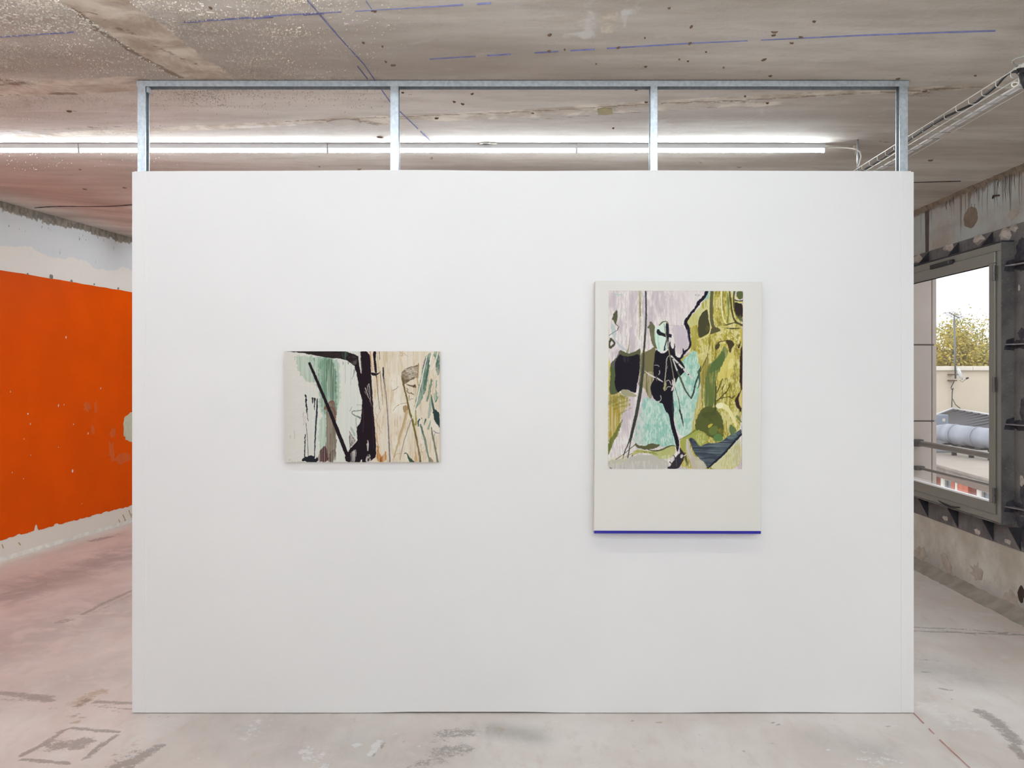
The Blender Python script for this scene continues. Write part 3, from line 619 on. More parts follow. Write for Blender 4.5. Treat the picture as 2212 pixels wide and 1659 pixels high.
# ------------------------------------------------------------------ fluorescent battens
M_tube = emit('lit_fluorescent_tube', (0.905, 0.975, 1.03, 1), TUBE)
M_bat = plain('white_batten_enamel', srgb(226, 228, 230), .35, 0, .02, 8)
M_cap = plain('tube_end_cap', srgb(236, 238, 240), .4, .3, .02, 20)
BL = 1.472; BY = 5.155
def batten(x0, y, label, group):
    z = 2.932; r = thing('tube_batten', label, 'light', (x0 + BL / 2, y, z), group)
    m = MB(); m.prism([(x0 + .002, y - .018, z), (x0 + .002, y + .018, z), (x0 + .002, y + .013, z - .028), (x0 + .002, y - .013, z - .028)], (BL - .004, 0, 0)); obj('housing', m, M_bat, r)
    m = MB(); m.tube([(x0 + .007, y, z - .040), (x0 + BL - .007, y, z - .040)], .0095, 10); obj('tube', m, M_tube, r, smooth=True)
    for x in (x0 + .001, x0 + BL - .007):
        m = MB(); m.box(x, x + .006, y - .011, y + .011, z - .052, z - .026); obj('end_cap', m, M_cap, r, bevel=.002)
    return r
def copy_tree(o, loc, label, group):
    c = o.copy(); COL.objects.link(c); c.location = loc; c['label'] = label; c['group'] = group
    for ch in list(o.children):
        d = ch.copy(); COL.objects.link(d); d.parent = c
    return c
xe = (1782 - CX) / F * BY
row = ['lit white tube batten ending the row behind the partition, its cable leaving the end', 'second lit tube batten counted from the cable end of the row behind the partition',
       'third lit tube batten counted from the cable end, seen between the first and second studs', 'fourth lit tube batten, running past the partition end above the orange wall']
b0 = batten(xe - BL, BY, row[0], 'tube battens in the row behind the partition')
for i in range(1, 4):
    c = copy_tree(b0, (xe - BL / 2 - i * BL, BY, 2.932), row[i], 'tube battens in the row behind the partition')
for i, t_ in enumerate(('nearest the orange wall', 'in the middle', 'nearest the window wall')):
    for j, y in enumerate((7.3, 8.9)):  # hidden rows added to brighten the orange wall and its surroundings
        copy_tree(b0, (-3.05 - .5 * j + BL * (i + .5), y, 2.932), 'lit tube batten %s in the %s added hidden row behind the partition' % (t_, ('first', 'second')[j]), 'tube battens deep behind the partition')
M_dim = emit('dimmed_fluorescent_tube', (0.905, 0.975, 1.03, 1), TUBE * .52)
for i in range(4):
    d = copy_tree(b0, (1.8 - BL / 2 - i * BL, 2.76, 2.932), 'dimmed tube batten before the partition, %s from the window wall' % ('first', 'second', 'third', 'fourth')[i], 'dimmed tube battens before the partition')
    for ch in d.children:
        if ch.name.startswith('tube'):
            ch.data = ch.data.copy(); ch.data.materials[0] = M_dim
for y in (.5, -1.4, -3.3, -5.2, -7.1, -9.0):  # unseen rows added to fill the room with more even light
    for i in range(4):
        copy_tree(b0, (3.0 - BL / 2 - i * BL, y, 2.932), 'lit tube batten before the partition, %s from the window wall in the %s added row' % (('first', 'second', 'third', 'fourth')[i], ('first', 'second', 'third', 'fourth', 'fifth', 'sixth')[int(round((.5 - y) / 1.9))]), 'tube battens in the rows behind the camera')

# white flex from the end of the row to the cable tray
M_flex = plain('white_cable', srgb(216, 212, 204), .5, 0, .04, 20)
def zt(px, py, y): return at(px, py, y)
q = [(1782, 319, 5.15), (1800, 318.5, 5.14), (1830, 319.5, 5.10), (1849, 322, 5.06), (1858, 328, 5.03), (1860, 338, 5.02), (1857, 352, 5.02), (1854, 360, 5.00)]
m = MB(); m.tube([at(*p) for p in q], .0042, 8); tag(obj('flex_cable', m, M_flex, smooth=True), 'thin white flex running from the end of the tube row down to the wire tray', 'cable')
x, y = on_ceiling(1849, 315); m = MB(); m.box(x - .014, x + .014, y - .012, y + .012, 2.905, 2.931); cl = thing('cable_clip', 'small cream clip holding the white flex under the slab', 'clip', (x, y, 2.90))
obj('clip_body', m, plain('cream_plastic', srgb(214, 208, 190), .5), cl, bevel=.003); m = MB(); m.box(x - .004, x + .004, y - .006, y + .006, 2.878, 2.905); obj('clip_tongue', m, plain('cream_plastic_tongue', srgb(206, 200, 184), .5), cl)

# ------------------------------------------------------------------ wire cable tray beside the partition
M_wire = plain('zinc_wire', srgb(206, 206, 200), .35, .45, .03, 30)
TZ = 2.755
def T(v, w, z): return Vector((1.875 + .0234 * v + w, v, z))
tray = thing('wire_cable_tray', 'long bright wire mesh cable tray slung under the slab beside the partition', 'cable tray', T(4.2, .06, TZ - .03))
V0, V1 = 2.6, 7.0; R_ = .0024
m = MB(); m.tube([T(V0, 0, TZ), T(V1, 0, TZ)], R_ * 1.1, 8); obj('side_wire', m, M_wire, tray, smooth=True)
for w in (.024, .078, .130):
    m = MB(); m.tube([T(V0, w, TZ - .0245 - 2 * R_), T(V1, w, TZ - .0245 - 2 * R_)], R_ * (1.1 if w < .03 else .8), 8); obj('base_wire', m, M_wire, tray, smooth=True)
k = 0; me0 = None
v = 3525 / (2183.3 - 1150) - 4 * .11
while v < V1 - .05:
    if me0 is None:
        m = MB(); m.tube([T(v, .0, TZ + .002), T(v, .0, TZ - .018), T(v, .002, TZ - .0225), T(v, .007, TZ - .0245), T(v, .136, TZ - .0245)], R_ * .85, 6); me0 = obj('cross_wire', m, M_wire, tray, smooth=True); l0 = me0.location.copy(); vv = v
    else:
        d = me0.copy(); COL.objects.link(d); d.parent = tray; d.location = l0 + (T(v, 0, 0) - T(vv, 0, 0))
    v += .11
m = MB(); p = T(5.05, .012, 0); m.tube([(p.x, p.y, TZ - .03), (p.x, p.y, 2.93)], .006, 8); obj('hanger_rod', m, M_galv, tray, smooth=True)
p = T(2.75, .07, 0); m = MB(); m.tube([(p.x, p.y, TZ - .03), (p.x, p.y, 2.93)], .006, 8); obj('hanger_rod', m, M_galv, tray, smooth=True)
m = MB(); p = T(5.05, .07, 0); m.box(p.x - .07, p.x + .09, p.y - .015, p.y + .015, TZ - .036, TZ - .030); obj('hanger_bracket', m, M_black, tray)
# cables lying in the tray
zb = TZ - .022
vs_ = np.arange(2.7, 6.9, .09)
m = MB(); m.tube([T(v, .0985 + .002 * math.sin(v * 3.1), zb + .0066) for v in vs_], .0060, 8); tag(obj('white_conduit', m, plain('white_conduit', srgb(222, 218, 216), .45, 0, .03, 8), smooth=True), 'thicker white cable lying in the wire tray, nearer the partition', 'cable')
m = MB(); m.tube([T(v, .1155 + .002 * math.sin(v * 2.3 + 1), zb + .0078) for v in vs_], .0074, 8); tag(obj('white_conduit', m, plain('white_conduit_clean', srgb(232, 232, 236), .4, 0, .03, 8), smooth=True), 'whiter cable lying in the wire tray, on the window side', 'cable')
bp = [(2198, 154), (2185, 155.5), (2176, 160), (2166, 170), (2153, 185), (2135, 200), (2121, 210), (2108, 222)]
pts = [at(x_, y_, 3525 / (x_ - 1150) * (1.0 + .0145 * i * .35)) for i, (x_, y_) in enumerate(bp)]
pts += [T(v, .014 + .012 * math.sin(v * 4.2), zb + .0066) for v in np.arange(3.95, 6.8, .12)]
m = MB(); m.tube(pts, .0054, 8); tag(obj('black_cable', m, M_black, smooth=True), 'black rubber cable snaking along the wire tray from a black plug', 'cable')
pg = thing('black_plug', 'black rubber plug and socket resting in the near end of the tray', 'plug', at(2206, 165, 3.38))
m = MB(); a, b = at(2198, 154, 3.38), at(2222, 153, 3.34); m.tube([a, a.lerp(b, .5), b], [.011, .013, .013], 12); obj('plug_body', m, M_black, pg, smooth=True)
m = MB(); m.tube([at(2206, 158, 3.36), at(2212, 176, 3.36), at(2216, 190, 3.36)], [.012, .013, .009], 12); obj('socket_body', m, M_black, pg, smooth=True)
m = MB(); m.tube([at(2199, 149, 3.378), at(2199, 160, 3.378)], .004, 8); obj('plug_collar', m, plain('grey_collar', srgb(150, 148, 156), .4), pg)
m = MB(); m.box(0, .10, 0, .05, 0, .012, lambda x_, y_, z_: at(2203, 145, 3.42) + Vector((x_, y_, z_))); tag(obj('junction_strip', m, M_flex, bevel=.003), 'flat white strip above the black plug on the tray', 'bracket')
q = [(2201, 157, 3.37), (2202, 170, 3.37), (2200.5, 180, 3.37), (2197, 185, 3.38), (2190, 188, 3.39), (2185.5, 185, 3.40), (2186, 180, 3.40), (2192, 177.5, 3.39), (2202, 179, 3.38), (2214, 183, 3.36)]
m = MB(); m.tube([at(*p) for p in q], .0035, 8); tag(obj('looped_cable', m, M_flex, smooth=True), 'white cable curled into a small loop below the black plug', 'cable')
q = [(2214, 122, 3.30), (2203, 123.5, 3.32), (2194, 126.5, 3.34), (2188, 131, 3.36), (2187.5, 135, 3.37), (2191, 139.5, 3.38), (2199, 144, 3.39)]
m = MB(); m.tube([at(*p) for p in q], .0038, 8); tag(obj('grey_cable', m, plain('grey_cable', srgb(158, 158, 150), .5), smooth=True), 'grey cable bowing out above the wire tray', 'cable')
# ------------------------------------------------------------------ outside the window
M_pier = plain('pale_precast_concrete', srgb(172, 160, 151), .85, 0, .07, 2.5, (1, 1, .25))
M_joint = plain('panel_joint', srgb(74, 66, 62), .9)
PYY = 8.0
pier = thing('facade_pier', 'pale precast concrete facade pier just beyond the window', 'pier', (3.68, 8.3, -6), kind='structure')
zs = [-6, -4.5, -3.05, -1.6, -.26, .44, 1.137, 1.838, 2.54, 3.24, 4.0]
for a, b in zip(zs[:-1], zs[1:]):
    m = MB(); m.box(3.505, 3.858, PYY, PYY + .7, a + .006, b - .006); obj('panel', m, M_pier, pier, bevel=.006)
    m = MB(); m.box(3.866, 3.905, PYY + .004, PYY + .7, a + .006, b - .006); obj('panel', m, M_pier, pier, bevel=.006)
m = MB(); m.box(3.51, 3.89, PYY + .02, PYY + .68, -6, 4.0); obj('pier_core', m, M_joint, pier)
M_rail = plain('brushed_grey_rail', srgb(140, 134, 128), .4, .5, .06, 14)
rl = thing('guard_rail', 'pair of round grey guard rails outside the window, fixed to the pier', 'railing', (3.72, 6.6, .70))
for z, r, xx in ((.938, .026, 3.725), (.708, .0125, 3.735)):
    m = MB(); m.tube([(xx, 4.6, z - .01), (xx, 7.93, z)], r, 14); obj('rail', m, M_rail, rl, smooth=True)
    m = MB(); m.box(xx - .05, xx + .03, 7.93, 8.0, z - r - .004, z + r + .008); obj('bracket', m, M_black, rl, bevel=.004)
m = MB(); m.box(3.55, 90, -30, 120, -8.2, -8.0); o = obj('ground_outside', m, plain('asphalt', srgb(120, 118, 116), .9, 0, .1, .6)); o['kind'] = 'structure'

# building across the yard: flat roof seen from above, cornice, brick bays
def FA(u, w, z): return Vector((8.0 + .117 * u + w, u - .117 * w, z))
M_cream = plain('cream_render', srgb(222, 208, 186), .85, 0, .05, .8, (1, 1, .4))
M_roofc = plain('pale_roof_screed', srgb(168, 158, 147), .9, 0, .07, .7)
M_brick = plain('red_brick', srgb(176, 96, 74), .85, 0, .15, 3)
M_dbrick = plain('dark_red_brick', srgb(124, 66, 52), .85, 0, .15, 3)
M_wfr = plain('white_window_frame', srgb(198, 192, 182), .5, 0, .03, 4)
M_dglass = plain('dark_window_pane', srgb(70, 78, 84), .3, 0, .1, 1)
ZR = -.67
bl = thing('brick_building', 'low brick building with cream cornice and white windows across the yard', 'building', FA(22, 4, -8))
m = MB(); m.box(12, 34, .12, 9, -8, ZR - .04, FA); obj('wall', m, M_cream, bl)
m = MB(); m.box(12, 34, -.0, 9, ZR - .04, ZR, FA); obj('flat_roof', m, M_roofc, bl)
m = MB(); m.box(12, 34, -.10, .3, ZR - .045, ZR - .002, FA); m.box(12, 34, -.06, .12, ZR - .13, ZR - .045, FA); m.box(12, 34, -.02, .12, ZR - .19, ZR - .13, FA); obj('cornice', m, plain('weathered_cornice', srgb(128, 118, 108), .9, 0, .2, 5), bl, bevel=.01)
m = MB(); m.box(12, 34, -.01, .12, ZR - .30, ZR - .19, FA); obj('eaves_board', m, plain('brown_fascia', srgb(120, 104, 94), .9), bl)  # brown fascia board under the cornice
for k in range(10):
    u = 13.3 + 2.12 * k
    # (from far to near in each bay) brick pier with a darker return, white strip, window
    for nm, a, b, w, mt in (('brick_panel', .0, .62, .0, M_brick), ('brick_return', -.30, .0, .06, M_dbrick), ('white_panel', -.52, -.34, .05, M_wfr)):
        if nm == 'brick_panel':
            m = MB(); m.box(u + a, u + b, w, .2, -3.6, ZR - .30, FA); p_ = obj(nm, m, mt, bl)
        else:
            m = MB(); m.box(u + a, u + b, w, .2, -3.6, ZR - .30, FA); obj(nm, m, mt, bl)
    m = MB(); m.box(u - 1.05, u - .54, .05, .16, -3.6, -3.4, FA); m.box(u - 1.05, u - .54, .05, .16, -.995, ZR - .30, FA)
    for a, b in ((-1.05, -1.0), (-.59, -.54)): m.box(u + a, u + b, .05, .16, -3.4, -.995, FA)
    wn = obj('window', m, M_wfr, bl)
    m = MB(); m.box(u - 1.0, u - .59, .10, .13, -3.4, -.995, FA); obj('pane', m, M_dglass, wn)
    m = MB(); m.box(u - 1.27, u - 1.07, .02, .2, -3.6, ZR - .30, FA); obj('brick_panel', m, M_brick, bl)
    m = MB(); m.box(u - 1.49, u - 1.28, .03, .2, -3.6, ZR - .30, FA); obj('white_panel', m, M_wfr, bl)

# equipment on that roof
M_duct = plain('pale_blue_duct', srgb(150, 154, 164), .45, .2, .04, 1.2)
du = thing('ventilation_duct', 'long round pale blue grey duct lying on the flat roof', 'duct', (12.8, 23.2, -.6))
A0, B0 = at(2048, 936, 24.2), at(2165, 951, 22.2); d_ = (B0 - A0)
for t0_, t1_ in ((0, .16), (.16, .58), (.58, 1.0)):
    p, q = A0 + d_ * t0_, A0 + d_ * (t1_ - .006)
    m = MB(); m.tube([p, q], .268, 24); obj('duct_section', m, M_duct, du, smooth=True)
    m = MB(); m.tube([q - d_ * .004, q + d_ * .008], .282, 24); obj('duct_collar', m, M_duct, du, smooth=True)
C0 = A0 - d_.normalized() * .55
m = MB(); m.tube([C0, A0], [.18, .268], 24); obj('duct_reducer', m, M_duct, du, smooth=True)
for i in (.12, .45, .8):
    p = A0 + d_ * i; m = MB(); m.box(p.x - .05, p.x + .05, p.y - .05, p.y + .05, ZR, p.z - .25); m.box(p.x - .3, p.x + .3, p.y - .06, p.y + .06, p.z - .29, p.z - .25); obj('duct_support', m, M_black, du)
c = at(2034, 908, 25.12)
ah = thing('ventilation_unit', 'boxy blue grey ventilation unit at the end of the round duct', 'ventilation unit', (c.x, c.y, ZR))
m = MB(); m.box(c.x - .35, c.x + .20, c.y, c.y + .4, ZR + .12, c.z + .16); obj('casing', m, plain('blue_grey_casing', srgb(128, 138, 150), .5, .1, .05, 2), ah, bevel=.02)
m = MB(); m.box(c.x + .02, c.x + .10, c.y - .01, c.y, c.z - .03, c.z + .05); obj('nameplate', m, M_wfr, ah)
m = MB(); m.box(c.x - .3, c.x - .2, c.y + .05, c.y + .35, ZR, ZR + .12); m.box(c.x + .05, c.x + .15, c.y + .05, c.y + .35, ZR, ZR + .12); obj('skid', m, M_black, ah)
c = at(2035, 944, 24.86); m = MB(); m.box(c.x - .5, c.x + .35, c.y, c.y + .2, ZR, c.z + .08)
pl = thing('plenum_box', 'low grey plenum box on the roof under the ventilation unit', 'ventilation unit', (c.x, c.y, ZR)); obj('casing', m, M_duct, pl, bevel=.03)
m = MB(); m.box(c.x - .52, c.x + .37, c.y - .02, c.y + .21, c.z + .08, c.z + .11); obj('lid', m, plain('dark_lid', srgb(96, 100, 108), .6), pl)

# tall cream wall with coping, dark pitched roof in front of it
cw = thing('cream_wall_building', 'plain cream rendered wall with pale coping behind the dark roof', 'building', (16, 30.3, -8))
t0 = at(2060, 800.5, 30).z; t1 = at(2060, 791, 30).z
m = MB(); m.box(10.5, 26, 30.02, 33, -8, t0); obj('wall', m, M_cream, cw)
xx = 10.45
while xx < 26: m = MB(); m.box(xx, xx + 1.79, 29.9, 33.1, t0, t1); obj('coping', m, plain('pale_coping', srgb(232, 224, 208), .8, 0, .05, 2), cw, bevel=.02) ; xx += 1.8
M_slate = plain('dark_grey_roofing', srgb(74, 73, 77), .75, 0, .12, 1.5, (1, .3, 1))
ap = at(2057, 884, 30); lf = at(2010, 894, 30); rg = at(2139, 898, 27.66)
pr = thing('pitched_roof', 'dark grey low pitched roof against the cream wall', 'roof', (15, 27.5, ZR), kind='thing')
rd = (rg - ap); r2 = ap + rd * 1.9
le = Vector((lf.x - .8, 30, -.22)); l2 = Vector((r2.x - 3.6, r2.y + .2, -.52))
m = MB(); m.add([ap, r2, l2, le, Vector((ap.x + 4, 30, -.1)), Vector((r2.x + 4, r2.y, -.55))] + [Vector((v.x, v.y, ZR)) for v in (ap, r2, l2, le)] , [(0, 3, 2, 1), (0, 1, 5, 4), (3, 9, 8, 2), (2, 8, 7, 1), (0, 6, 9, 3)]); obj('roof_slopes', m, M_slate, pr)
def seamline(a, b, r, mat, nm, par): m = MB(); m.tube([a, b], r, 6); return obj(nm, m, mat, par)
M_flash = plain('zinc_flashing', srgb(214, 214, 214), .5, .2, .04, 3)
seamline(ap + Vector((0, -.05, .03)), le + Vector((0, -.05, .03)), .05, M_flash, 'flashing', pr)
seamline(ap + Vector((0, -.05, .03)), rg + Vector((0, 0, .03)), .04, M_flash, 'flashing', pr)
for t in (.1, .2, .3, .4, .5, .6, .7, .8):
    seamline(ap.lerp(r2, t) + Vector((0, 0, .02)), le.lerp(l2, t) + Vector((0, 0, .02)), .022, plain('roof_seam', srgb(58, 58, 62), .8), 'roof_seam', pr)

# aerial and dish on the cream wall
M_mast = plain('dull_galvanised_mast', srgb(122, 124, 128), .5, .4, .05, 10)
b_, t_ = at(2064, 818, 29.8), at(2061.5, 688, 29.8); b_.y = t_.y = 29.8
mt = thing('aerial_mast', 'thin grey aerial mast clamped to the cream wall', 'aerial', b_)
m = MB(); m.tube([b_, t_], .030, 10); obj('pole', m, M_mast, mt, smooth=True)
for y_ in (809, 822):
    c = at(2060, y_, 29.8); m = MB(); m.box(c.x - .11, c.x + .1, 29.75, 30.01, c.z - .02, c.z + .02); obj('clamp', m, M_rust, mt)
a0, a1 = at(2050, 675, 29.6), at(2072, 687, 29.95); m = MB(); m.tube([a0, a1], .018, 6); ym = obj('boom', m, M_mast, mt)
for k in range(7):
    p = a0.lerp(a1, k / 6); m = MB(); m.tube([p + Vector((.10, -.22, .02)), p - Vector((.10, -.22, .02))], .009, 5); obj('element', m, M_mast, ym)
m = MB(); m.tube([t_, a0.lerp(a1, .5)], .02, 6); obj('stub', m, M_mast, mt)
dc = at(2070.5, 809, 29.5)
ds = thing('satellite_dish', 'white satellite dish on an arm beside the aerial mast', 'satellite dish', dc)
ax = Vector((.93, -.22, .30)).normalized(); e1 = ax.orthogonal().normalized(); e2 = ax.cross(e1); vs, fs = [], []
for i in range(7):
    r = .215 * i / 6
    for j in range(20): a = 2 * math.pi * j / 20; vs.append(dc + e1 * r * math.cos(a) + e2 * r * math.sin(a) + ax * (r * r * 1.1))
for i in range(6):
    for j in range(20): fs.append((i * 20 + j, i * 20 + (j + 1) % 20, i * 20 + 20 + (j + 1) % 20, i * 20 + 20 + j))
m = MB(); m.add(vs, fs); o = obj('dish', m, plain('white_dish', srgb(224, 226, 228), .5), ds, smooth=True); sd = o.modifiers.new('thick', 'SOLIDIFY'); sd.thickness = .012
lnb = at(2089, 817, 29.35); m = MB(); m.tube([dc - Vector((0, 0, .2)) + ax * .03, dc + Vector((.12, -.02, -.26)), lnb - Vector((.03, 0, .02))], .010, 6); obj('arm', m, M_mast, ds, smooth=True)
m = MB(); m.tube([lnb - ax * .03, lnb + ax * .05], [.035, .026], 10); obj('receiver', m, M_black, ds)
m = MB(); m.tube([dc - ax * .02, Vector((b_.x, 29.8, dc.z))], .02, 6); obj('bracket', m, M_mast, ds)
q = [at(*p, 29.9) for p in ((2063, 822), (2059, 830), (2055, 838), (2057, 842), (2060, 838), (2058, 846), (2057.5, 862), (2057, 880))]
for v in q: v.y = 29.93
m = MB(); m.tube(q, .014, 6); tag(obj('aerial_cable', m, M_black, smooth=True), 'dark cable hanging down the cream wall below the aerial mast', 'cable')
q = [at(*p, 29.9) for p in ((2058, 862), (2064, 874), (2075, 883), (2100, 889), (2115, 893))]
m = MB(); m.tube(q, .012, 6); tag(obj('aerial_cable', m, M_black, smooth=True), 'dark cable curving off along the roof flashing on the cream wall', 'cable')

# trees behind the cream wall
def leafmat(name, c0, c1):
    t = NT(name); v = t.pos(); n = t.noise(v, 1.6, 3); n2 = t.noise(v, 9, 2)
    c = t.mix(t.ramp(n, .35, .65), c0, c1); c = t.mix(t.math('MULTIPLY', t.ramp(n2, .5, .7), .5), c, srgb(196, 176, 92))
    return t.out(c, .7, 0, None, spec=.2)
ML = [leafmat('autumn_leaf_yellow', srgb(142, 128, 58), srgb(186, 168, 84)), leafmat('autumn_leaf_green', srgb(118, 122, 60), srgb(160, 152, 78))]
M_bark = plain('grey_bark', srgb(112, 104, 92), .9, 0, .2, 6)
def tree(cx, cy, h, r, mat, label, seed):
    g = random.Random(seed); t = thing('plane_tree', label, 'tree', (cx, cy, -8), 'trees behind the cream wall')
    m = MB(); m.tube([(cx, cy, -8), (cx + .1, cy, -3), (cx, cy, h - 1.2)], [.32, .24, .06], 8); obj('trunk', m, M_bark, t, smooth=True)
    m = MB(); cl = []
    for k in range(60):
        while True:
            x, y, z = g.uniform(-1, 1), g.uniform(-1, 1), g.uniform(-1, 1)
            if x * x + y * y + z * z < 1: break
        c = Vector((cx + x * r, cy + y * r * .7, h - r * 1.15 + z * r * 1.15 - .25)); cl.append((c, g.uniform(.45, .85)))
        if k < 16: b = MB(); m.tube([(cx, cy, h - r * 2 + k * .08), c.lerp(Vector((cx, cy, c.z - .5)), .4), c], [.06, .04, .012], 5)
    obj('branches', m, M_bark, t)
    m = MB()
    for c, rr in cl:
        for k in range(150):
            p = c + Vector((g.gauss(0, .5), g.gauss(0, .5), g.gauss(0, .45))) * rr
            u = Vector((g.uniform(-1, 1), g.uniform(-1, 1), g.uniform(-1, 1))).normalized(); w = u.orthogonal().normalized(); s_ = g.uniform(.045, .085)
            m.add([p + u * s_, p + w * s_ * .7, p - u * s_, p - w * s_ * .7], [(0, 1, 2, 3)])
    obj('foliage', m, mat, t, kind='stuff')
tree(17.9, 36, 3.75, 1.6, ML[0], 'yellowing leafy tree behind the cream wall, next to the pier', 1)
tree(21.3, 41, 4.35, 2.0, ML[1], 'olive green tree behind the cream wall, behind the aerial mast', 2)
tree(25.1, 46.5, 4.6, 2.2, ML[0], 'yellowing tree behind the cream wall, against the window frame', 3)
# ------------------------------------------------------------------ the two paintings: flat paint laid on fine grids
def chaikin(p, closed=True, it=2):
    for _ in range(it):
        q = []; n = len(p)
        if not closed: q.append(p[0])
        for i in range(n if closed else n - 1):
            a, b = p[i], p[(i + 1) % n]; q += [tuple(.75 * u + .25 * v for u, v in zip(a, b)), tuple(.25 * u + .75 * v for u, v in zip(a, b))]
        if not closed: q.append(p[-1])
        p = q
    return p
class Paint:
    def __init__(s, x0, y0, x1, y1, step, base, seed):
        s.ss = 2; s.nx, s.ny = int((x1 - x0) / step), int((y1 - y0) / step)
        h = step / s.ss
        s.X, s.Y = np.meshgrid(x0 + (np.arange(s.nx * s.ss) + .5) * (x1 - x0) / (s.nx * s.ss), y0 + (np.arange(s.ny * s.ss) + .5) * (y1 - y0) / (s.ny * s.ss))
        s.x0, s.y0, s.dx, s.dy = x0, y0, (x1 - x0) / (s.nx * s.ss), (y1 - y0) / (s.ny * s.ss)
        s.I = np.ones(s.X.shape + (3,)) * np.array(base) / 255.0; s.seed = seed
        s.wx = (vnoise(s.X, s.Y, 26, 26, seed) - .5) * 2 + (vnoise(s.X, s.Y, 9, 9, seed + 1) - .5); s.wy = (vnoise(s.X, s.Y, 26, 26, seed + 2) - .5) * 2 + (vnoise(s.X, s.Y, 9, 9, seed + 3) - .5)
    def tex(s, sx, sy, seed, lo=.3, hi=.7): return sm(lo, hi, .65 * vnoise(s.X, s.Y, sx, sy, s.seed + seed) + .35 * vnoise(s.X, s.Y, sx * .4, sy * .35, s.seed + seed + 50))
    def _box(s, x0, x1, y0, y1):
        i0, i1 = max(0, int((x0 - s.x0) / s.dx)), min(s.X.shape[1], int((x1 - s.x0) / s.dx) + 2); j0, j1 = max(0, int((y0 - s.y0) / s.dy)), min(s.X.shape[0], int((y1 - s.y0) / s.dy) + 2)
        return (slice(j0, max(j0, j1)), slice(i0, max(i0, i1)))
    def lay(s, b, m, col, a, tex):
        if tex is not None: m = m * tex[b]
        m = (m * a)[..., None]; s.I[b] = s.I[b] * (1 - m) + m * np.array(col) / 255.0
    def poly(s, pts, col, a=1.0, tex=None, rough=5, it=2):
        p = chaikin(pts, True, it) if it else pts; xs = [q[0] for q in p]; ys = [q[1] for q in p]
        b = s._box(min(xs) - rough * 2, max(xs) + rough * 2, min(ys) - rough * 2, max(ys) + rough * 2)
        X = s.X[b] + s.wx[b] * rough; Y = s.Y[b] + s.wy[b] * rough; m = np.zeros(X.shape, bool)
        for (xa, ya), (xb, yb) in zip(p, p[1:] + p[:1]):
            if ya == yb: continue
            m ^= ((ya > Y) != (yb > Y)) & (X < (xb - xa) * (Y - ya) / (yb - ya) + xa)
        s.lay(b, m.astype(float), col, a, tex)
    def line(s, pts, w, col, a=1.0, tex=None, rough=2.5, it=2, soft=1.2):
        if not isinstance(w, (list, tuple)): w = [w] * len(pts)
        if len(w) < len(pts): w = list(np.interp(np.linspace(0, 1, len(pts)), np.linspace(0, 1, len(w)), w))
        p = chaikin([(x, y, k) for (x, y), k in zip(pts, w)], False, it); W_ = max(w) + rough * 2 + 4
        b = s._box(min(q[0] for q in p) - W_, max(q[0] for q in p) + W_, min(q[1] for q in p) - W_, max(q[1] for q in p) + W_)
        X = s.X[b] + s.wx[b] * rough; Y = s.Y[b] + s.wy[b] * rough; d = np.full(X.shape, 1e9)
        for q, r in zip(p[:-1], p[1:]):
            e, t = seg_dist(X, Y, q, r); d = np.minimum(d, e - (q[2] + (r[2] - q[2]) * t) / 2)
        s.lay(b, 1 - sm(-soft, soft, d), col, a, tex)
    def blend(s, mask, col, a=1.0): m = (np.clip(mask, 0, 1) * a)[..., None]; s.I = s.I * (1 - m) + m * np.array(col) / 255.0
    def done(s):
        k = s.ss; I = s.I.reshape(s.ny, k, s.nx, k, 3).mean((1, 3)); L = np.where(I <= .04045, I / 12.92, ((I + .055) / 1.055) ** 2.4)
        return np.concatenate([L, np.ones(L.shape[:2] + (1,))], -1)
def picture_material(name, rough):
    t = NT(name); c = t.n('Attribute', attribute_name='paint').outputs['Color']; v = t.pos()
    return t.out(c, rough + .2, 0, t.noise(v, 420, 2), .12, .0008, .1)
def lay_picture(name, rgba, corners, mat, par):
    """corners: top-left, top-right, bottom-right, bottom-left in the scene"""
    ny, nx = rgba.shape[:2]; a, b, c, d = (np.array(q) for q in corners); u = np.linspace(0, 1, nx)[None, :, None]; v = np.linspace(0, 1, ny)[:, None, None]
    co = (a * (1 - u) + b * u) * (1 - v) + (d * (1 - u) + c * u) * v
    return grid(name, co[::-1], mat, par, {'paint': rgba[::-1]}, smooth=False)

K = (32, 22, 29)
p = Paint(135, 107, 2042, 1467, 3.2, (219, 215, 207), 100)
X, Y = p.X, p.Y
vs1, vs2, vs3 = p.tex(9, 500, 1), p.tex(14, 260, 2, .35, .65), p.tex(6, 160, 3, .4, .65); lin = p.tex(60, 5, 4)
p.blend(sm(330, 120, X) * .6, (208, 203, 195)); p.blend(lin, (206, 201, 192), .35)
p.blend(sm(560, 700, X) * sm(1180, 1060, X), (217, 218, 209), .8)
p.blend(sm(330, 420, X) * sm(1170, 1080, X) * vs1, (203, 208, 198), .5); p.blend(sm(1170, 1230, X), (222, 213, 197)); p.blend(sm(1190, 1240, X) * vs2, (214, 194, 160), .4); p.blend(sm(1190, 1240, X) * vs3 * p.tex(60, 200, 5, .42, .7), (182, 152, 108), .45)
p.blend(sm(1400, 1480, X) * sm(1700, 1500, X) * p.tex(80, 160, 6, .4, .7), (232, 226, 214), .8)
for x0, x1, y0, y1, a in [(1215, 1330, 395, 610, .55), (1390, 1450, 380, 480, .5), (1240, 1290, 100, 330, .5), (1500, 1600, 100, 170, .6), (1700, 1760, 120, 300, .35), (1250, 1310, 880, 1240, .4), (1640, 1760, 930, 1110, .4), (1440, 1490, 560, 800, .3), (1500, 1530, 380, 620, .3)]:
    p.poly([(x0, y0), (x1, y0), (x1, y1), (x0, y1)], (178, 138, 76), a * .8, vs3 * .75, 22, 1)
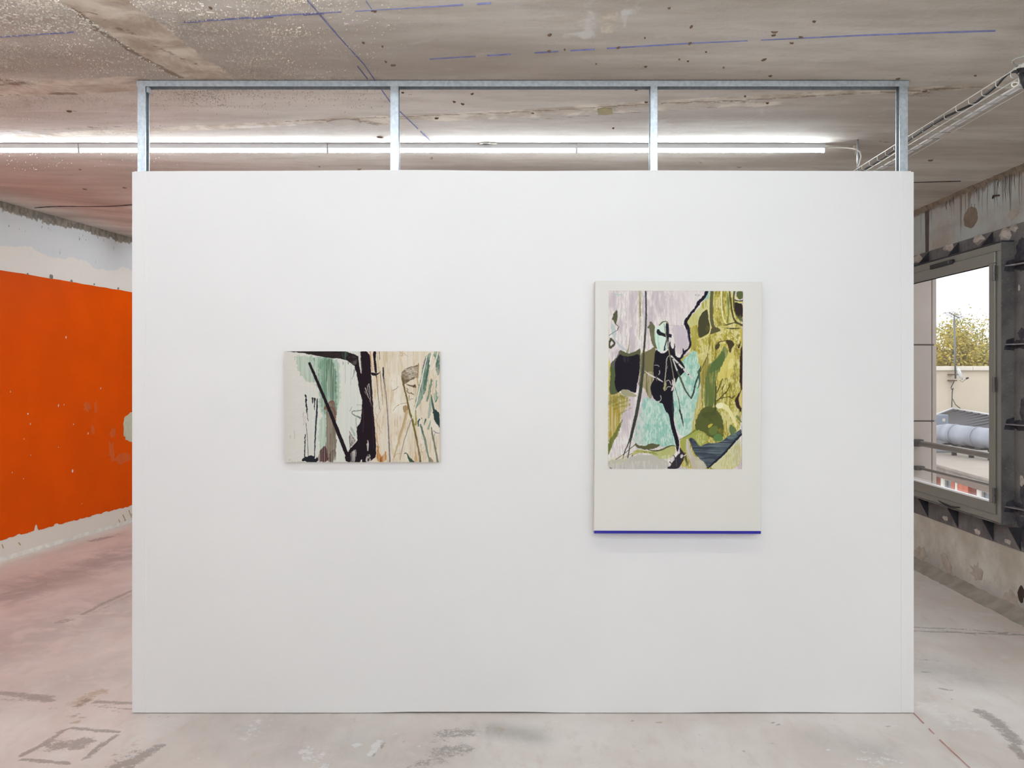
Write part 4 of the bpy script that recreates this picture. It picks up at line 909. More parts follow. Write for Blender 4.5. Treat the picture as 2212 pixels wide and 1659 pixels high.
# green veil
G = [(262, 158), (520, 165), (800, 185), (822, 420), (820, 770), (780, 800), (778, 905), (560, 905), (562, 560), (500, 492), (415, 480), (350, 425), (300, 340), (285, 240)]
p.poly(G, (150, 176, 156), .8, .4 + .6 * vs1, 16); p.poly([(550, 175), (780, 190), (785, 800), (775, 900), (600, 900), (560, 560)], (104, 138, 114), .75, .3 + .7 * vs1, 14); p.poly([(590, 175), (680, 180), (690, 640), (640, 720), (600, 600)], (86, 122, 100), .6, vs1, 16)
p.poly([(640, 190), (760, 195), (770, 700), (690, 720), (650, 500)], (84, 104, 88), .8, vs1, 14); p.poly([(470, 170), (640, 175), (640, 330), (540, 330)], (98, 142, 116), .6, vs3, 16)
p.poly([(400, 620), (560, 560), (560, 1450), (420, 1440), (430, 900)], (204, 211, 202), .45, vs1, 14)
p.poly([(560, 900), (655, 880), (655, 1280), (560, 1400)], (144, 176, 152), .7, .3 + .7 * vs1, 12)
p.poly([(645, 820), (700, 780), (772, 800), (778, 1465), (640, 1465), (650, 1000)], (112, 100, 86), .95, .6 + .4 * vs1, 7); p.poly([(650, 850), (740, 850), (740, 1460), (650, 1460)], (150, 138, 120), .55, vs3, 6)
p.poly([(612, 800), (640, 770), (680, 730), (725, 702), (765, 735), (778, 960), (755, 980), (745, 830), (700, 790), (650, 830), (620, 825)], (116, 78, 68), .9, .6 + .4 * p.tex(16, 16, 7), 6)
p.poly([(545, 1465), (555, 1350), (600, 1290), (640, 1262), (668, 1340), (680, 1465)], (74, 46, 46), .95, .45 + .55 * vs1, 8); p.poly([(680, 1465), (690, 1330), (775, 1300), (775, 1465)], (84, 66, 58), .8, vs1, 8)
p.line([(700, 1465), (705, 1120)], 14, (84, 66, 58), .5, vs3)
# cross bar at the top and the trunk
p.poly([(150, 108), (300, 122), (540, 160), (700, 192), (830, 198), (900, 214), (960, 262), (1050, 330), (1060, 100), (150, 100)], (38, 30, 31), 1, None, 5)
p.poly([(160, 112), (420, 118), (420, 140)], (96, 90, 84), .35, vs1, 4); p.poly([(540, 120), (830, 120), (840, 190), (640, 180)], (70, 50, 46), .5, p.tex(60, 8, 8), 6)
p.poly([(835, 108), (910, 108), (905, 205), (850, 200)], (86, 122, 98), .8, vs1, 7); p.poly([(905, 190), (1000, 150), (1040, 250), (1020, 310), (960, 250)], (120, 114, 112), .55, p.tex(40, 40, 9, .3, .7), 8)
p.poly([(1040, 107), (1015, 330), (1025, 400), (1040, 480), (1052, 570), (1078, 665), (1092, 725), (1086, 850), (1076, 955), (1052, 1012), (1020, 1046), (1030, 1180), (1034, 1206), (940, 1300), (922, 1340), (882, 1396), (888, 1467), (1270, 1467), (1258, 1200), (1238, 950), (1224, 780), (1212, 560), (1202, 440), (1197, 330), (1186, 107)], K, 1, None, 4)
p.poly([(990, 260), (1100, 300), (1110, 400), (1040, 430), (1010, 340)], K, 1)
p.poly([(1038, 107), (1068, 107), (1080, 240), (1090, 380), (1074, 380), (1052, 260)], (214, 208, 196), 1, None, 3); p.line([(1072, 180), (1085, 370)], 6, (86, 66, 60))
p.poly([(1190, 107), (1220, 107), (1236, 250), (1250, 376), (1222, 360), (1200, 330)], (222, 210, 190), 1, None, 3); p.line([(1188, 107), (1200, 250), (1216, 350)], 9, (168, 96, 52), .8); p.line([(1200, 150), (1240, 360)], 5, (196, 148, 96), .8)
p.poly([(1216, 107), (1266, 107), (1258, 200), (1262, 262), (1280, 372), (1246, 376), (1236, 260)], K, 1, None, 4)
p.poly([(1198, 358), (1240, 374), (1284, 376), (1314, 354), (1292, 392), (1234, 410), (1202, 404)], K, 1, None, 3)
for q, w in [(((1176, 508), (1184, 610), (1196, 742)), 8), (((1128, 558), (1160, 640), (1192, 722)), 10), (((1150, 530), (1180, 640)), 6), (((1166, 512), (1148, 600)), 5), (((1118, 600), (1168, 668)), 5), (((1196, 740), (1200, 780)), 4)]: p.line(list(q), [w, w * .4], (206, 198, 186), .9, None, 4)
p.line([(1100, 800), (1110, 950), (1100, 1100)], 10, (70, 52, 60), .6); p.line([(1200, 600), (1216, 900), (1230, 1300)], 8, (66, 48, 56), .5)
p.poly([(945, 1345), (985, 1322), (1018, 1300), (1016, 1467), (940, 1467)], (160, 154, 148), .95, .5 + .5 * vs1, 6); p.poly([(960, 1330), (1000, 1330), (990, 1467), (970, 1467)], (222, 218, 212), .8, vs3, 6)
p.poly([(1156, 1185), (1168, 1215), (1176, 1320), (1150, 1330), (1150, 1240)], (204, 198, 190), .9, None, 5); p.poly([(1138, 1385), (1186, 1350), (1204, 1467), (1130, 1467)], (196, 190, 184), .9, p.tex(18, 30, 11, .3, .6), 5); p.poly([(1070, 1440), (1085, 1430), (1095, 1467), (1065, 1467)], (226, 222, 214), 1)
# the long stick
p.line([(446, 256), (560, 520), (700, 850), (800, 1110), (905, 1375)], [32, 36, 40, 46, 44], K, 1, None, 2.5)
p.poly([(880, 1380), (940, 1320), (960, 1467), (886, 1467)], K)
# marks left
I_ = (32, 32, 40)
p.line([(402, 652), (408, 700), (404, 760), (414, 850)], [26, 18, 20, 12], I_, 1, None, 9); p.line([(414, 850), (428, 960)], 8, (70, 60, 56), .7, None, 8); p.line([(404, 985), (420, 1180), (434, 1400)], 6, (60, 44, 50), .9); p.line([(392, 1130), (388, 1260), (384, 1400)], 12, I_, 1, None, 5)
p.line([(482, 680), (482, 745)], [20, 8], I_, 1, None, 5); p.line([(508, 685), (509, 740), (507, 822)], [24, 14, 5], I_, 1, None, 4); p.line([(542, 692), (536, 850), (522, 1050), (512, 1250), (506, 1400)], [14, 20, 18, 14, 10], (38, 48, 60), 1, None, 3)
p.poly([(356, 1440), (382, 1370), (402, 1410), (440, 1395), (500, 1388), (515, 1430), (540, 1390), (556, 1467), (360, 1467)], I_, 1, None, 12); p.line([(375, 850), (372, 940), (378, 1010)], 5, (134, 92, 82), .6, None, 7); p.line([(395, 900), (398, 980)], 4, (134, 92, 82), .5, None, 6)
for q in [((200, 1450), (215, 1425)), ((232, 1452), (240, 1462)), ((258, 1455), (270, 1460)), ((300, 1458), (352, 1456)), ((262, 1080), (264, 1180)), ((215, 1140), (215, 1170))]: p.line(list(q), 5, (140, 128, 110), .6, None, 4)
# between stick and trunk
GG = (104, 116, 110)
p.line([(1080, 832), (1000, 838), (958, 850), (975, 885), (1070, 922)], [10, 12, 8, 12, 22], GG, .9, None, 4); p.line([(940, 845), (965, 790)], 6, GG, .7); p.line([(1018, 920), (1012, 980), (1024, 1050)], 7, GG, .8); p.line([(1000, 340), (985, 400), (965, 452)], [22, 10, 6], (120, 124, 118), .6); p.line([(1020, 765), (1085, 765)], 4, GG, .7); p.line([(855, 235), (858, 270)], 8, GG, .8); p.line([(882, 240), (884, 500)], 6, (150, 158, 150), .7); p.line([(918, 240), (919, 262)], 8, K, .8); p.line([(960, 260), (950, 520)], 5, (160, 166, 158), .6)
p.poly([(935, 1010), (970, 1040), (1014, 1130), (1020, 1180), (960, 1100)], (146, 170, 152), .8, vs2, 8); p.poly([(920, 1052), (960, 1110), (1018, 1186), (1012, 1215), (945, 1290), (942, 1180)], (124, 112, 108), .95, .45 + .55 * p.tex(14, 14, 12, .35, .6), 6); p.line([(922, 1055), (970, 1130), (1020, 1195)], 9, (228, 224, 214), .9); p.line([(935, 1150), (945, 1290)], 10, (86, 72, 72), .7)
# right half
p.poly([(1266, 1467), (1276, 1300), (1264, 1190), (1256, 1080), (1284, 1180), (1300, 1330), (1318, 1400), (1350, 1380), (1392, 1318), (1394, 1467)], (172, 112, 54), .9, .35 + .65 * vs1, 9)
p.poly([(1300, 1467), (1320, 1388), (1336, 1467)], (140, 82, 40), .8); p.poly([(1720, 1467), (1745, 1300), (1760, 1360), (1765, 1467)], (188, 140, 84), .8, vs1)
V = (116, 108, 112)
p.line([(1346, 310), (1350, 420), (1372, 560), (1396, 760), (1410, 1000), (1420, 1250), (1430, 1467)], [16, 20, 10, 12, 14, 16, 20], V, .9, None, 3); p.line([(1346, 308), (1350, 380), (1356, 440)], [14, 20, 8], I_, 1, None, 3)
p.line([(1262, 380), (1276, 520), (1290, 680), (1306, 820)], 7, (92, 78, 76), .8); p.line([(1310, 350), (1325, 520), (1345, 760)], [9, 6], (108, 92, 84), .7); p.line([(1300, 112), (1306, 210)], 7, (82, 66, 60), .8); p.line([(1256, 390), (1266, 430)], 9, K)
for q in [((1280, 760), (1240, 820), (1270, 900)), ((1330, 800), (1250, 960), (1300, 1040)), ((1350, 900), (1330, 1060)), ((1600, 130), (1650, 180)), ((1540, 115), (1600, 150), (1560, 160)), ((1250, 940), (1330, 1120))]: p.line(list(q), 4, (150, 122, 96), .6, None, 5)
p.line([(1448, 590), (1500, 575), (1536, 540)], [4, 9, 6], (128, 110, 96), .8); p.line([(1470, 835), (1500, 790), (1545, 760)], [5, 7], (140, 104, 70), .8); p.line([(1562, 752), (1600, 744), (1640, 742)], 6, (140, 104, 70), .8)
p.poly([(1562, 392), (1590, 340), (1624, 315), (1690, 298), (1784, 264), (1776, 340), (1768, 428), (1720, 448), (1660, 470), (1622, 512), (1592, 500)], (124, 108, 90), .95, .55 + .45 * p.tex(22, 22, 13, .3, .6), 6)
for k in range(26):
    x = 1600 + 150 * random.random(); y = 310 + 120 * random.random(); p.line([(x, y), (x + 22, y + 14 * random.uniform(-1, 1)), (x + 30, y + 20)], 7, (206, 196, 178), .75, None, 6)
p.line([(1640, 318), (1770, 280)], 8, (98, 82, 68), .8); p.poly([(1572, 420), (1620, 470), (1700, 440), (1768, 370), (1766, 430), (1660, 474), (1620, 514), (1586, 500)], (92, 76, 60), .7, p.tex(20, 20, 14))
p.line([(1780, 256), (1778, 340), (1772, 430)], 11, (150, 118, 74)); p.line([(1760, 420), (1780, 520)], 14, (176, 140, 84), .7)
p.line([(1584, 440), (1606, 560), (1642, 700), (1668, 840), (1702, 930), (1730, 1060), (1756, 1180), (1785, 1330), (1806, 1467)], [30, 18, 18, 22, 26, 22, 20, 20, 26], (106, 92, 58), 1, None, 3); p.line([(1670, 830), (1706, 940), (1744, 1100)], [14, 20, 12], (112, 108, 46), .9); p.line([(1760, 1200), (1800, 1440)], 10, (142, 128, 106), .8)
p.line([(1634, 516), (1690, 530), (1738, 540)], [10, 22, 30], (100, 84, 66), .95, None, 5); p.line([(1740, 520), (1715, 545)], 14, (72, 58, 46))
for q, w in [(((1640, 560), (1660, 580), (1632, 600), (1670, 620), (1715, 632)), 12), (((1670, 650), (1655, 690), (1680, 710)), 8), (((1680, 690), (1716, 690)), 7), (((1690, 620), (1716, 634)), 18)]: p.line(list(q), w, (124, 106, 84), .85, None, 5)
p.poly([(1586, 800), (1600, 772), (1632, 762), (1656, 790), (1648, 850), (1620, 862), (1596, 850)], (146, 112, 70), .95, .7 + .3 * vs1); p.line([(1640, 850), (1600, 1010), (1550, 1180), (1480, 1400)], [34, 26, 22, 18], (192, 166, 126), .95, None, 4); p.line([(1626, 860), (1590, 1010), (1530, 1190)], 6, (140, 116, 82), .7)
p.line([(1712, 900), (1680, 980), (1640, 1085), (1590, 1250), (1556, 1430)], [8, 12, 12, 10, 8], (148, 134, 120), .9); p.line([(1470, 1440), (1500, 1362), (1570, 1360)], 5, (160, 130, 94), .7)
# green bundle at the right edge
g1, g2, g3 = (92, 122, 106), (66, 92, 84), (150, 170, 150)
p.poly([(1892, 150), (1936, 107), (1920, 250), (1905, 420), (1852, 640), (1790, 760), (1740, 830), (1728, 780), (1795, 500), (1832, 300)], g1, .95, .55 + .45 * p.tex(30, 90, 15), 7); p.poly([(1880, 150), (1895, 150), (1880, 260), (1850, 330), (1830, 270)], (92, 90, 100), .8); p.poly([(1900, 180), (1920, 180), (1900, 420), (1840, 600), (1830, 560), (1880, 380)], g2, .85, vs2 * .5 + .5)
p.poly([(1936, 107), (1960, 107), (1935, 250), (1905, 300)], (228, 222, 206)); p.poly([(1965, 107), (2042, 107), (2042, 400), (2012, 400), (1980, 330), (2000, 250), (1975, 190)], g1, .9, .4 + .6 * p.tex(20, 60, 16), 7); p.poly([(2010, 107), (2042, 107), (2042, 300), (2005, 350), (1990, 300)], g2, .8, p.tex(18, 50, 17), 6)
p.line([(2020, 112), (1985, 250), (1940, 330)], 16, (224, 218, 204)); p.line([(1890, 140), (1850, 320), (1800, 540), (1740, 800), (1700, 930)], [10, 14, 14, 12, 8], (228, 222, 208))
p.poly([(1940, 420), (1952, 470), (1930, 600), (1905, 700), (1876, 742), (1880, 690), (1905, 600), (1915, 500)], g1, .95, .6 + .4 * vs2); p.poly([(1935, 640), (1950, 700), (1935, 860), (1910, 935), (1888, 920), (1900, 800)], (110, 138, 120), .95, .5 + .5 * vs2); p.line([(1935, 640), (1950, 740), (1970, 830)], [8, 20, 30], g2)
p.poly([(1965, 800), (2000, 830), (2042, 880), (2042, 1060), (2010, 1000), (1975, 950), (1955, 870)], (44, 62, 62), 1, None, 6); p.poly([(1960, 600), (2010, 580), (2042, 700), (2042, 800), (1990, 760)], g3, .7, p.tex(26, 40, 18), 10); p.line([(1990, 580), (2000, 600), (2010, 690), (1985, 730)], 10, g2, .8, None, 6); p.line([(2000, 470), (1996, 560)], 16, g1, .6)
p.line([(1745, 830), (1742, 900), (1760, 950), (1742, 1010)], [16, 10, 12, 20], (118, 120, 66), .8, None, 6); p.poly([(1745, 880), (1765, 900), (1760, 1010), (1735, 1020)], (166, 150, 74), .7)
p.line([(1790, 940), (1772, 975), (1776, 1020)], [18, 14, 16], (46, 74, 74), 1, None, 5); p.line([(1866, 940), (1856, 985), (1850, 1012)], [18, 12, 6], (70, 98, 88)); p.line([(1818, 925), (1822, 935)], 9, g2)
p.poly([(1918, 950), (1980, 970), (2042, 1080), (2042, 1120), (1980, 1140), (1940, 1060)], (226, 220, 208), .8); p.line([(1930, 960), (1900, 1055)], [10, 24], (124, 150, 130), .8); p.line([(1965, 1080), (2000, 1110), (2036, 1108)], [10, 12, 6], (136, 128, 130), .9); p.line([(1985, 1110), (1972, 1140)], 8, (136, 128, 130), .8)
p.line([(1806, 1010), (1830, 1100), (1868, 1210), (1886, 1330), (1920, 1467)], [26, 20, 26, 18, 20], (112, 132, 116), .95, None, 4); p.line([(1940, 1040), (1950, 1140), (1978, 1250), (2000, 1380), (2016, 1467)], [10, 26, 20, 22, 24], (118, 120, 104), .95, None, 4); p.line([(1810, 1030), (1845, 1130)], 10, g2, .8)
p.line([(1608, 1362), (1626, 1346), (1650, 1380), (1668, 1430), (1712, 1467)], [10, 10, 16, 34, 40], (62, 82, 70), 1, None, 4); p.poly([(1905, 1390), (1960, 1440), (1970, 1467), (1910, 1467)], (130, 118, 96), .8); 
for k in range(16):
    x = 1800 + random.random() * 80; y = 1130 + 300 * random.random(); p.line([(x, y), (x + random.uniform(-30, 30), y + 40)], 4, (160, 140, 108), .6, None, 6)
art1 = p.done()

PX, PZ = lambda px, y: (px - CX) / F * y, lambda py, y: EYE - (py - HY) / F * y
M_linen = plain('primed_linen_edge', srgb(222, 212, 198), .8, 0, .05, 40)
d1 = .030; yf = PY - d1; xa, xb, za, zb_ = PX(613.9, yf), PX(949.9, yf), PZ(758.9, yf), PZ(998.4, yf)
pa = thing('landscape_painting', 'smaller wide unframed painting of a black stick and dark trunk on green and cream', 'painting', ((xa + xb) / 2, PY - d1 / 2, zb_))
m = MB(); m.box(xa, xb, yf + .0006, PY - .0015, zb_, za); obj('stretched_canvas', m, M_linen, pa, bevel=.0025)
lay_picture('painted_surface', art1, [(xa, yf, za), (xb, yf, za), (xb, yf, zb_), (xa, yf, zb_)], picture_material('oil_paint', .5), pa)

# second painting ------------------------------------------------
O = 1382.5
p = Paint(98, 125, 2108, 2787, 5.0, (209, 198, 197), 300)
v1, v2, v3 = p.tex(16, 260, 1, .35, .7), p.tex(30, 420, 2, .35, .65), p.tex(11, 60, 3, .42, .68); cr = p.tex(7, 26, 4, .45, .7)
p.blend(v1, (231, 224, 220), .85); p.blend(v3, (238, 233, 228), .75); p.blend(p.tex(90, 300, 5, .5, .75), (188, 174, 182), .6); p.blend(sm(960, 1060, p.X) * sm(640, 560, p.Y) * (p.X < 1600), (226, 216, 214), .5)
olive, cream, teal = (152, 136, 36), (226, 218, 164), (150, 193, 179)
p.poly([(150, 175), (320, 175), (310, 195), (180, 210)], (150, 196, 180), .7, v3, 8); p.poly([(1380, 175), (1480, 175), (1470, 205), (1390, 205)], (140, 150, 146), .6, v3)
# right mass
p.poly([(1600, 118), (2115, 118), (2115, 2795), (1150, 2795), (1180, 2560), (1170, 2340), (1385, 2260), (1415, 2000), (1495, 1800), (1475, 1400), (1420, 1060), (1290, 1060), (1150, 1150), (1190, 1300), (1300, 1100), (1330, 900), (1320, 700), (1250, 585), (1440, 400), (1520, 290)], (186, 172, 84), 1, None, 7)
R = ((p.X > 1300) & (p.I[..., 2] < .36)).astype(float)
p.blend(R * v1, olive, .7); p.blend(R * cr, cream, .75); p.blend(R * p.tex(70, 110, 6, .5, .7), (228, 220, 170), .55); p.blend(R * p.tex(24, 140, 7, .55, .75), (120, 108, 36), .7)
p.poly([(1560, 230), (1600, 250), (1590, 370), (1470, 450), (1440, 640), (1300, 650), (1262, 590), (1420, 420)], (206, 204, 146), .9, None, 8); p.poly([(1500, 270), (1580, 260), (1570, 380), (1480, 400)], (146, 138, 48), .7, v1, 10); p.poly([(1330, 480), (1440, 440), (1430, 640), (1300, 640)], (186, 178, 84), .6, v3 * .6 + .3, 10)
p.poly([(1320, 680), (1420, 660), (1440, 860), (1420, 1000), (1320, 1000), (1335, 850)], (168, 158, 74), .9, .5 + .5 * v1, 8)
p.line([(1590, 130), (1575, 220), (1530, 270)], [60, 40, 10], (150, 192, 186), .9)
# teal field
p.poly([(640, 1690), (720, 1740), (930, 1790), (1010, 1950), (1110, 2330), (1150, 2450), (900, 2440), (440, 2430), (520, 2200), (590, 1900)], teal, 1, None, 14); p.poly([(1110, 1480), (1190, 1170), (1300, 1080), (1385, 1000), (1440, 1090), (1478, 1400), (1470, 1700), (1400, 1990), (1375, 2250), (1170, 2340), (1080, 2000), (1070, 1650)], (172, 205, 191), 1, None, 12)
p.poly([(1260, 1120), (1385, 1005), (1445, 1100), (1470, 1500), (1330, 1560), (1230, 1480)], (136, 188, 168), .9, .5 + .5 * v2, 12)
p.line([(1486, 1180), (1492, 1400), (1486, 1640), (1440, 1860), (1396, 2060), (1388, 2260)], 60, (184, 168, 84), .9, .4 + .6 * v1, 10)
T_ = ((p.I[..., 1] > p.I[..., 0] + .06) & (p.Y > 950)).astype(float); p.blend(T_ * v3, (212, 226, 212), .75); p.blend(T_ * cr, (224, 232, 218), .45); p.blend(T_ * sm(700, 560, p.X), (206, 204, 200), .6); p.blend(T_ * p.tex(40, 90, 8, .5, .7), (120, 182, 166), .5); p.blend(T_ * sm(1250, 1400, p.X) * sm(1700, 2100, p.Y) * v1, (190, 206, 170), .6)
# left ochre
Lm = [(98, 1230), (190, 1230), (240, 1640), (330, 1700), (460, 1780), (300, 1960), (270, 2200), (150, 2420), (98, 2600)]
p.poly(Lm, (190, 178, 128), .8, None, 16); p.poly(Lm, (160, 136, 44), .85, v1, 18); p.poly([(98, 1900), (240, 1900), (240, 2300), (98, 2400)], (176, 140, 36), .7, v2, 14); p.poly([(98, 1150), (135, 1150), (135, 1660), (98, 1680)], (206, 190, 84), .9, v3 * .6 + .3)
for q, w in [(((150, 1740), (260, 1700), (375, 1720)), 46), (((170, 1840), (300, 1800), (420, 1760)), 34), (((180, 1900), (300, 1850), (420, 1830)), 26), (((120, 1800), (220, 1760), (290, 1720)), 60), (((240, 1990), (330, 1930), (450, 1880)), 20)]: p.line(list(q), w, (122, 116, 54), .8, .4 + .6 * cr, 12)
p.poly([(280, 1610), (360, 1590), (440, 1640), (530, 1690), (520, 1720), (400, 1700), (300, 1680)], (156, 152, 118), .9, None, 8)
p.poly([(380, 1740), (520, 1700), (580, 1760), (560, 1950), (430, 2050), (330, 2040)], (214, 198, 204), .6, v2, 18); p.poly([(540, 1950), (600, 1960), (590, 2120), (530, 2150)], (198, 176, 150), .6, v1, 12)
# lavender and grey washes, upper left
p.poly([(125, 600), (190, 640), (220, 760), (185, 840), (250, 900), (320, 980), (440, 1040), (310, 1020), (190, 880), (140, 740)], (188, 196, 196), .9, None, 9); p.poly([(940, 160), (1020, 170), (1010, 560), (930, 480)], (196, 182, 190), .5, v2, 20); p.poly([(1020, 650), (1220, 650), (1280, 760), (1290, 960), (1180, 1080), (1080, 1040), (1100, 880)], (200, 188, 194), .9, .6 + .4 * v2, 8); p.line([(1030, 740), (1140, 900), (1160, 1060)], 22, (226, 212, 200), .5, v3); p.line([(1010, 645), (1230, 648)], 5, (150, 146, 150), .8)
p.line([(566, 128), (566, 500), (562, 860)], [34, 26, 10], (158, 150, 98), .8, .5 + .5 * v1, 5); p.line([(568, 300), (572, 500)], [14, 20], (120, 112, 54), .6); p.line([(442, 270), (440, 620)], 18, (186, 180, 130), .6, v3, 6); p.line([(412, 810), (406, 960), (380, 1045)], [6, 14, 30], (150, 148, 110), .9)
ol = (84, 86, 62)
p.poly([(216, 395), (236, 470), (222, 600), (208, 645), (168, 565), (142, 562), (166, 510), (160, 480), (196, 450)], ol, 1, None, 4); p.line([(205, 620), (230, 650), (262, 668), (232, 690), (240, 715), (170, 750), (108, 795)], [16, 10, 5, 14, 8, 6, 10], ol)
p.line([(130, 850), (172, 870), (190, 920), (150, 965), (112, 980), (110, 900), (140, 850)], 32, (76, 74, 58), 1, None, 6); p.poly([(98, 990), (120, 960), (112, 860), (98, 880)], (76, 74, 58))
# dark slab at the left with its olive rim
p.poly([(122, 1210), (200, 1150), (250, 1060), (270, 1005), (330, 1040), (390, 1062), (470, 1050), (540, 1010), (558, 985), (578, 1000), (578, 1110), (560, 1400), (240, 1670), (105, 1690), (135, 1400)], (90, 92, 64), 1, None, 5); p.poly([(120, 1250), (200, 1270), (205, 1500), (240, 1670), (110, 1690), (140, 1400)], (84, 94, 62), 1, None, 6)
p.poly([(120, 1230), (180, 1170), (240, 1100), (268, 1020), (290, 1060), (240, 1180), (190, 1300)], (96, 94, 92), .8)
p.poly([(188, 1200), (240, 1110), (270, 1065), (310, 1100), (400, 1112), (470, 1096), (560, 1062), (574, 1180), (566, 1370), (532, 1500), (518, 1600), (512, 1662), (440, 1632), (372, 1596), (276, 1614), (240, 1664), (182, 1514), (206, 1420)], (30, 27, 35), 1, None, 5); p.poly([(300, 1110), (420, 1120), (430, 1200), (330, 1200)], (62, 60, 66), .5, v1, 14)
p.poly([(574, 1060), (640, 1046), (740, 1000), (775, 960), (806, 985), (800, 1300), (770, 1470), (750, 1745), (700, 1730), (640, 1560), (560, 1560), (545, 1500), (575, 1370)], (116, 110, 76), 1, None, 6); p.poly([(570, 1380), (790, 1300), (770, 1470), (742, 1740), (690, 1720), (640, 1600), (540, 1560)], (190, 176, 146), .7, v1, 12); p.poly([(690, 1500), (750, 1450), (745, 1745), (692, 1720)], (158, 152, 120), .8)
p.poly([(580, 1050), (620, 980), (660, 1050), (610, 1120)], (214, 190, 96), .8, v3)
# long pole
p.line([(650, 126), (657, 330), (660, 560), (642, 850), (626, 1050), (620, 1250), (602, 1450), (578, 1650), (532, 1930), (480, 2150), (430, 2360)], [24, 24, 26, 28, 28, 34, 40, 52, 48, 46, 40], (62, 66, 58), 1, None, 2.5); p.line([(646, 126), (654, 330), (657, 560)], [16, 14, 8], (38, 40, 56), .9); p.line([(515, 2000), (440, 2330)], 14, (44, 50, 50), .8)
p.line([(432, 2340), (385, 2450), (338, 2560), (312, 2690)], [24, 14, 16, 14], (62, 66, 58)); p.line([(444, 2330), (425, 2450), (398, 2620), (362, 2790)], [20, 14, 18, 20], (66, 66, 54)); p.line([(236, 2692), (310, 2712), (400, 2690), (450, 2650), (474, 2570)], [28, 34, 34, 34, 12], (78, 76, 48), 1, None, 5)
p.line([(120, 2672), (210, 2655), (330, 2570), (500, 2430)], [8, 10, 8, 12], (84, 80, 56)); p.line([(280, 2645), (400, 2590), (470, 2550)], 7, (120, 114, 70)); p.poly([(125, 2670), (165, 2690), (150, 2770), (185, 2790), (120, 2790), (140, 2730)], (74, 58, 34), 1, None, 8); p.line([(130, 2710), (200, 2700)], 16, (206, 168, 70), .8)
# head, crossbar, horns
p.poly([(675, 662), (704, 650), (718, 572), (760, 612), (800, 662), (776, 720), (795, 850), (835, 1000), (785, 985), (735, 880), (712, 745), (712, 680), (690, 690)], (104, 104, 78), 1, None, 5); p.poly([(720, 760), (780, 740), (800, 900), (770, 950)], (146, 142, 112), .6, v1)
p.poly([(780, 690), (860, 645), (925, 590), (960, 620), (955, 850), (930, 1045), (870, 1040), (820, 985), (790, 860)], (212, 231, 217), 1, None, 4); p.poly([(785, 700), (850, 700), (850, 950), (905, 1040), (830, 995), (792, 860)], (158, 204, 178), .8, v1, 10)
p.poly([(950, 598), (1000, 622), (1006, 770), (992, 900), (1000, 980), (930, 1035), (918, 1005), (962, 860), (956, 720)], (34, 37, 48), 1, None, 4); p.poly([(965, 870), (990, 880), (985, 1000), (940, 1030)], (206, 226, 214), .9)
p.line([(858, 640), (905, 592), (935, 582), (980, 592), (1000, 640)], [14, 22, 16, 16, 10], (112, 110, 80)); p.poly([(806, 725), (850, 694), (872, 738), (960, 772), (1036, 766), (1052, 830), (965, 820), (880, 798), (836, 782)], (34, 33, 40), 1, None, 5)
p.poly([(1000, 960), (1010, 900), (1026, 872), (1030, 960), (1060, 1000), (1085, 960), (1078, 888), (1098, 940), (1090, 1020), (1110, 1110), (1000, 1060)], (38, 35, 42), 1, None, 4)
# torso and leg
p.poly([(806, 985), (850, 1040), (905, 1062), (960, 1046), (996, 1000), (1080, 1050), (1112, 1112), (1192, 1160), (1258, 1310), (1192, 1384), (1150, 1410), (1102, 1500), (1066, 1640), (1068, 1750), (1084, 1850), (1086, 1950), (1080, 2050), (1110, 2200), (1160, 2350), (1164, 2440), (1146, 2532), (1122, 2510), (1114, 2400), (1068, 2260), (1030, 2120), (1006, 1955), (965, 1945), (930, 1860), (916, 1800), (840, 1796), (766, 1720), (728, 1600), (734, 1530), (790, 1450), (772, 1400), (776, 1200)], (28, 25, 34), 1, None, 4)
p.poly([(1070, 1640), (1075, 1850), (1080, 2050), (1060, 2000), (1050, 1800)], (60, 62, 74), .7)
lt = (214, 206, 202)
p.line([(1040, 1100), (1200, 1270), (1360, 1436)], [22, 28, 26], lt, 1, None, 2); p.line([(1050, 1112), (1090, 1220), (1132, 1326)], [12, 18, 24], (206, 206, 198), 1, None, 2)
for q in ((1062, 1135), (1140, 1216), (1212, 1290), (1298, 1374)): p.poly([(q[0] - 14, q[1]), (q[0], q[1] - 14), (q[0] + 14, q[1]), (q[0], q[1] + 14)], (34, 33, 40), 1, None, 2)
p.line([(1132, 1326), (1190, 1460), (1232, 1570), (1290, 1670), (1342, 1732)], [24, 26, 26, 24, 20], (74, 84, 64), 1, None, 3); p.line([(1340, 1730), (1375, 1660), (1400, 1510), (1440, 1420), (1462, 1330), (1480, 1250)], [20, 24, 18, 20, 26, 10], (48, 58, 56), 1, None, 4); p.line([(1450, 1330), (1470, 1500), (1440, 1580)], [40, 20, 12], (66, 88, 76), .9)
p.line([(928, 620), (950, 760), (978, 900), (998, 1000), (1030, 1160), (1058, 1300), (1086, 1500)], [10, 14, 12, 16, 14, 12, 16], (138, 134, 106), 1, None, 2); p.line([(1000, 1096), (968, 1140), (962, 1280), (950, 1440), (938, 1520)], 15, (166, 162, 142), 1, None, 3)
p.line([(640, 1320), (700, 1372), (770, 1408), (800, 1420)], [6, 18, 26, 14], lt); p.line([(828, 1430), (870, 1458), (918, 1484)], [16, 24, 8], lt); p.line([(790, 1238), (840, 1236), (858, 1256)], 8, (190, 186, 184)); p.line([(862, 1318), (868, 1350), (850, 1380)], 10, (198, 196, 196)); p.line([(985, 1250), (978, 1290)], 7, (160, 158, 156)); p.line([(822, 1400), (806, 1430), (826, 1470)], 9, (120, 116, 112))
